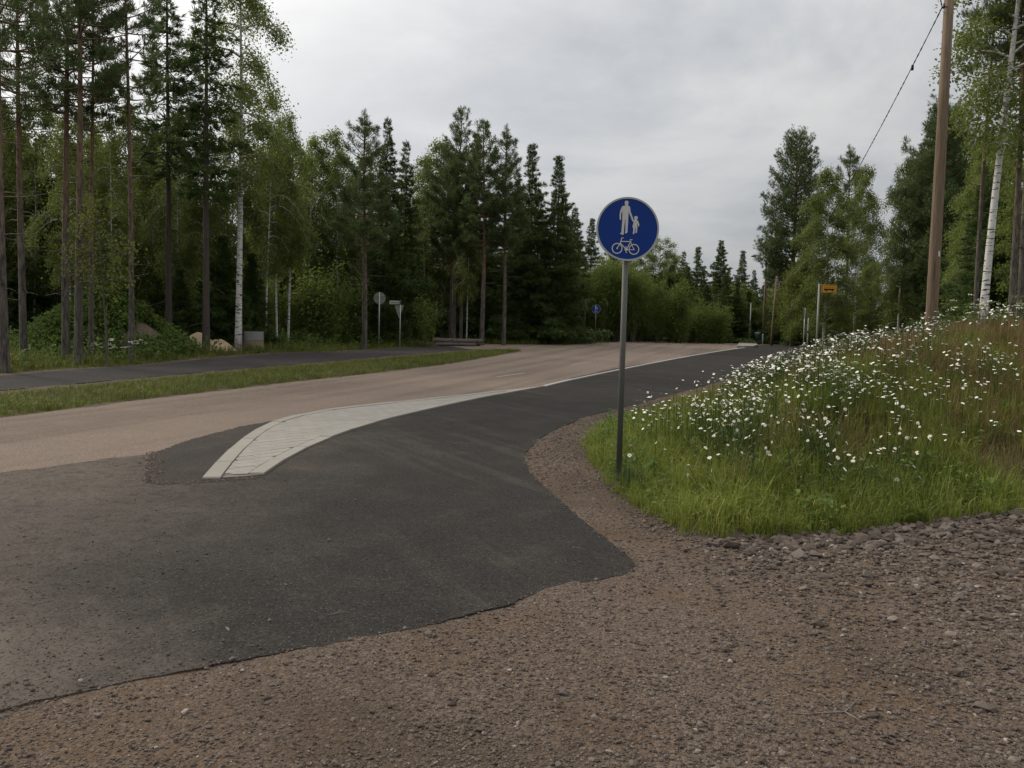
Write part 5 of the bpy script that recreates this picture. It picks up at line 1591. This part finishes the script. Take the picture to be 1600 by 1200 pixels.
# tall white umbellifers
def umbel_plant(x, y, h, label, seed, n=7, group=None):
    t = thing("flowering_plant", label, "plant", (x, y, tz(x, y)), 0, group)
    r = np.random.default_rng(seed)
    st_ = MB(); P = []
    st_.tube([(0, 0, -.05), (.02, 0, h * .5), (.0, .02, h * .8)], [.010, .008, .006], 5, False)
    for k in range(n):
        a = r.uniform(0, 6.28); l = h * r.uniform(.15, .42); z0 = h * r.uniform(.35, .78)
        tip = np.array([math.cos(a) * l, math.sin(a) * l, z0 + h * r.uniform(.15, .3)])
        st_.tube([(0.01, 0, z0), tuple(tip * .5 + np.array([0, 0, z0 * .45])), tuple(tip)], [.005, .004, .003], 4, False)
        for q in range(16):
            b = r.uniform(0, 6.28); rr_ = .085 * math.sqrt(r.random())
            P.append(tip + np.array([math.cos(b) * rr_, math.sin(b) * rr_, .035 - 2.5 * rr_ ** 2 + r.normal(0, .006)]))
    st_.build("stem", M['stem'], t)
    P = np.array(P)
    V, F = scatter(np.array(hv), hf, P, r.uniform(.013, .020, len(P)), rots(r.uniform(0, 6.28, len(P)), r.normal(0, .4, len(P))))
    tag(link("flowers", mesh_np("flowers", V, F, M['umbel']), t), kind='stuff')
    LP = np.stack([r.normal(0, .10, 40), r.normal(0, .10, 40), r.uniform(.05, .6, 40) * h], 1)
    V, F = leaf_cloud(LP, .10, r)
    tag(link("leaves", mesh_np("leaves", V, F, M['weed_leaves']), t), kind='stuff')
umbel_plant(9.75, 17.6, .95, "tall white-flowered plant just right of the wooden pole's base", 1, 10)
umbel_plant(9.3, 16.2, .75, "low white-flowered plant in front and right of the wooden pole", 2, 8)
umbel_plant(10.2, 16.6, .7, "white-flowered plant between the wooden pole and the leaning birch", 3, 9)
umbel_plant(10.4, 25.0, .8, "white-flowered plant on the bank top between bus sign and wooden pole", 4, 7)
for i, (x, y) in enumerate(((5.5, 59.9), (5.9, 60.1), (6.4, 60.4), (7.0, 60.9), (5.0, 59.7))):
    umbel_plant(x, y, 1.0, "creamy white wildflower clump at the foot of the small blue signs", 20 + i, 9, "wildflowers below the small blue signs")
for i, (x, y) in enumerate(((-12.9, 27.0), (-12.6, 27.4), (-13.2, 26.7))):
    umbel_plant(x, y, .9, "white-flowered weed at the foot of the grassy mound", 30 + i, 8, "white weeds by the mound")

# ------------------------------------------------------------------ stones and twigs
def rock_mesh(seed, flat=.6):
    r = np.random.default_rng(seed)
    V = []
    ico = [(0, 0, 1)] + [(math.cos(a) * .9, math.sin(a) * .9, .45) for a in np.arange(5) * 2 * PI / 5] + [(math.cos(a + .63) * .9, math.sin(a + .63) * .9, -.45) for a in np.arange(5) * 2 * PI / 5] + [(0, 0, -1)]
    F = [(0, 1 + i, 1 + (i + 1) % 5) for i in range(5)] + [(1 + i, 6 + i, 1 + (i + 1) % 5) for i in range(5)] + [(6 + i, 6 + (i + 1) % 5, 1 + (i + 1) % 5) for i in range(5)] + [(11, 6 + (i + 1) % 5, 6 + i) for i in range(5)]
    for p in ico:
        q = np.array(p) * r.uniform(.62, 1.2)
        V.append((q[0] * r.uniform(.9, 1.1) * 1.1, q[1] * .85, q[2] * flat))
    return np.array(V), np.array(F)
def on_gravel(X, Y, m=.02):
    ok = (~inside(X, Y, NEW) | (seg_dist(X, Y, NEW[:24]) < .05 * rng.random(np.shape(X)))) & ~inside(X, Y, ROAD)
    ok &= ~(bank_d(X, Y) > .12)
    return ok
RM = [mesh_np("stone", *rock_mesh(s_, .55), M['rock']) for s_ in range(8)]
cand = []
rl = random.Random(11)
while len(cand) < 300:
    x = rl.uniform(1.4, 5.2); y = rl.uniform(3.0, 7.4)
    if y < x * 1.25: continue
    dt = float(seg_dist(np.array([x]), np.array([y]), BANK_OPEN)[0])
    if bank_d(np.array([x]), np.array([y]))[0] > .10: continue
    if rl.random() > (.95 if dt < .35 else .60 * math.exp(-dt / 1.0) + .06) * (.35 if x < 1.9 else 1): continue
    s_ = (rl.uniform(.026, .060) if dt < .6 else rl.uniform(.018, .044))
    cand.append((x, y, s_))
for x, y, s_ in cand:
    o = link("stone", rl.choice(RM), GROUND, (x, y, float(gsurf(x, y)) + s_ * .26))
    o.scale = (s_ * rl.uniform(.8, 1.3), s_ * rl.uniform(.8, 1.2), s_ * rl.uniform(.8, 1.25))
    o.rotation_euler = (rl.gauss(0, .3), rl.gauss(0, .3), rl.uniform(0, 6.28))
parts = []
for v in range(5):
    n = 15000
    Y = 2.3 + 6.5 * rng.random(n) ** 1.7
    X = rng.uniform(-.66, .66, n) * (Y + .2)
    k = on_gravel(X, Y) & (X > -3.2) & (X < 5.4)
    X, Y = X[k], Y[k]
    c_ = vnoise(X, Y, 1.5)
    dt = seg_dist(X, Y, BANK_OPEN)
    s_ = np.exp(rng.normal(math.log(.0058), .42, len(X))) * np.interp(X, [-2, 1, 4], [.85, 1.0, 1.35]) * (1 + 1.7 * np.exp(-dt / 1.1) * np.clip((X - .9) / .8, 0, 1))
    k = (rng.random(len(X)) < .35 + .75 * c_)
    X, Y, s_ = X[k], Y[k], s_[k]
    n = len(X)
    TV, TF = rock_mesh(50 + v, .62)
    parts.append(scatter(TV, TF, np.stack([X, Y, np.where(inside(X, Y, NEW), np.maximum(gsurf(X, Y), terrain(X, Y) + .024), gsurf(X, Y)) + s_ * .25], 1), s_, rots(rng.uniform(0, 6.28, n), rng.normal(0, .4, n))))
# shoulder farther up
n = 30000
Y = rng.uniform(8.0, 20, n); X = rng.uniform(.1, 4.0, n)
k = on_gravel(X, Y) & (X < 4 * Y / 18 + .4)
X, Y = X[k], Y[k]; n = len(X)
s_ = np.exp(rng.normal(math.log(.0085), .4, n))
TV, TF = rock_mesh(78, .65)
parts.append(scatter(TV, TF, np.stack([X, Y, gsurf(X, Y) + s_ * .25], 1), s_, rots(rng.uniform(0, 6.28, n), rng.normal(0, .4, n))))
# sandy grit gathered along the patch edge and the island's kerb
n = 2600
L_ = resample([(-4.19, 9.74), (-3.8, 8.75), (-3.45, 7.95), (-3.2, 7.85), (-2.98, 7.98), (-2.55, 8.25)], .02)
i_ = rng.integers(0, len(L_), n)
X = L_[i_, 0] + rng.normal(0, .05, n); Y = L_[i_, 1] + rng.normal(0, .05, n) - .02
s_ = np.exp(rng.normal(math.log(.0052), .4, n))
TV, TF = rock_mesh(79, .6)
parts.append(scatter(TV, TF, np.stack([X, Y, terrain(X, Y) + .026 + s_ * .2], 1), s_, rots(rng.uniform(0, 6.28, n), rng.normal(0, .3, n))))
# loose grit carried onto the asphalt
n = 15000
Y = 2.6 + 8.4 * rng.random(n) ** 1.4; X = rng.uniform(-.64, .16, n) * Y
dE = seg_dist(X, Y, NEW[:24])
k = inside(X, Y, NEW) & ~inside(X, Y, ISL_L + ISL_R[::-1]) & (rng.random(n) < .045 + .9 * np.exp(-dE / .07) + .30 * (X < -1.2) * (Y < 6) + .8 * np.exp(-np.hypot(X + 2.3, Y - 3.2) / .55))
X, Y = X[k], Y[k]; n = len(X)
s_ = np.exp(rng.normal(math.log(.0042), .45, n))
TV, TF = rock_mesh(77, .7)
parts.append(scatter(TV, TF, np.stack([X, Y, terrain(X, Y) + .024 + s_ * .4], 1), s_, rots(rng.uniform(0, 6.28, n), rng.normal(0, .3, n))))
V, F = merge(parts)
tag(link("gravel_stones", mesh_np("gravel_stones", V, F, M['rock'])), "loose crushed gravel in the foreground", None, kind='stuff')
# grit along the asphalt edge farther up and beside the left path
def stick(pts, r, label, branches=()):
    pts = [(x, y, tz(x, y) + z) for x, y, z in pts]
    t = thing("dry_twig", label, "twig", pts[0])
    q = [(p[0] - pts[0][0], p[1] - pts[0][1], p[2] - pts[0][2]) for p in pts]
    MB().tube(q, [r * (1 - .6 * i / (len(q) - 1)) for i in range(len(q))], 6).build("stem", M['dead_wood'], t, True)
    for b in branches:
        b = [(x - pts[0][0], y - pts[0][1], tz(x, y) + z - pts[0][2]) for x, y, z in b]
        MB().tube(b, [r * .6, r * .45, r * .3][:len(b)], 5).build("side_shoot", M['dead_wood'], t, True)
stick([(1.05, 3.32, .02), (1.22, 3.27, .03), (1.40, 3.30, .03), (1.52, 3.45, .02)], .005, "dry forked twig lying on the gravel at the bottom right", [[(1.40, 3.30, .03), (1.34, 3.42, .05), (1.28, 3.5, .02)], [(1.40, 3.30, .03), (1.42, 3.2, .04)]])
stick([(5.0, 7.9, .08), (5.6, 8.1, .14), (6.3, 8.5, .12)], .014, "grey dead branch on the bare soil at the right edge")
stick([(4.55, 7.35, .06), (5.0, 7.42, .07), (5.6, 7.5, .05)], .010, "dark dead stick lying above the stones at the right edge", [[(4.9, 7.4, .06), (4.92, 7.2, .10), (4.98, 7.05, .02)]])
stick([(4.2, 5.75, .02), (4.0, 5.62, .03), (3.75, 5.52, .02)], .006, "thin pale stick among the stones on the right")
for i, (x, y, a) in enumerate(((-2.55, 4.35, .9), (-2.6, 4.05, 2.2), (-2.85, 3.7, .2), (-.95, 4.3, .6), (.55, 5.75, 2.4))):
    stick([(x, y, .026), (x + math.cos(a) * .07, y + math.sin(a) * .07, .032), (x + math.cos(a) * .12, y + math.sin(a) * .12, .026)], .0022, ["thin straw bit farthest from the left gravel edge on the asphalt", "straw bit near the left edge of the asphalt", "lowest straw bit at the left edge of the asphalt", "hair-thin straw near the lower asphalt edge", "dry stalk at the gravel edge below the blue sign"][i])

# ------------------------------------------------------------------ small groups: each its own label, counted from the left
ORD = ['first', 'second', 'third', 'fourth', 'fifth', 'sixth', 'seventh', 'eighth', 'ninth', 'tenth']
PHR = {"thin birches behind the front pines": "thin white birch stem from the left, between mound and well rings",
       "birch stand left of the lone pine": "light green birch from the left in the stand beside the lone roadside pine",
       "leafy crowns behind the left pines": "leafy birch crown from the left, behind the front pines at far left",
       "young spruces behind the sand heap": "bushy young spruce from the left behind the sand heaps",
       "trees behind the leaning birch": "tree from the left in the wood behind the leaning birch",
       "leafy trees behind the blue sign": "rounded leafy tree from the left behind the blue sign's lower edge",
       "spruces behind the thicket": "dark spruce from the left behind the thicket, left of the blue sign",
       "distant spruces left of the lamp": "distant skyline spruce from the left, between blue sign and street lamp",
       "wildflowers below the small blue signs": "cream wildflower clump from the left at the foot of the small blue signs",
       "white weeds by the mound": "white-flowered weed from the left at the foot of the grassy mound"}
for g_, ph in PHR.items():
    mem = sorted([o for o in bpy.data.objects if o.get('group') == g_ and o.get('label')], key=lambda o: o.location.x / o.location.y)
    for i, o in enumerate(mem[:10]):
        o['label'] = ORD[i] + ' ' + ph
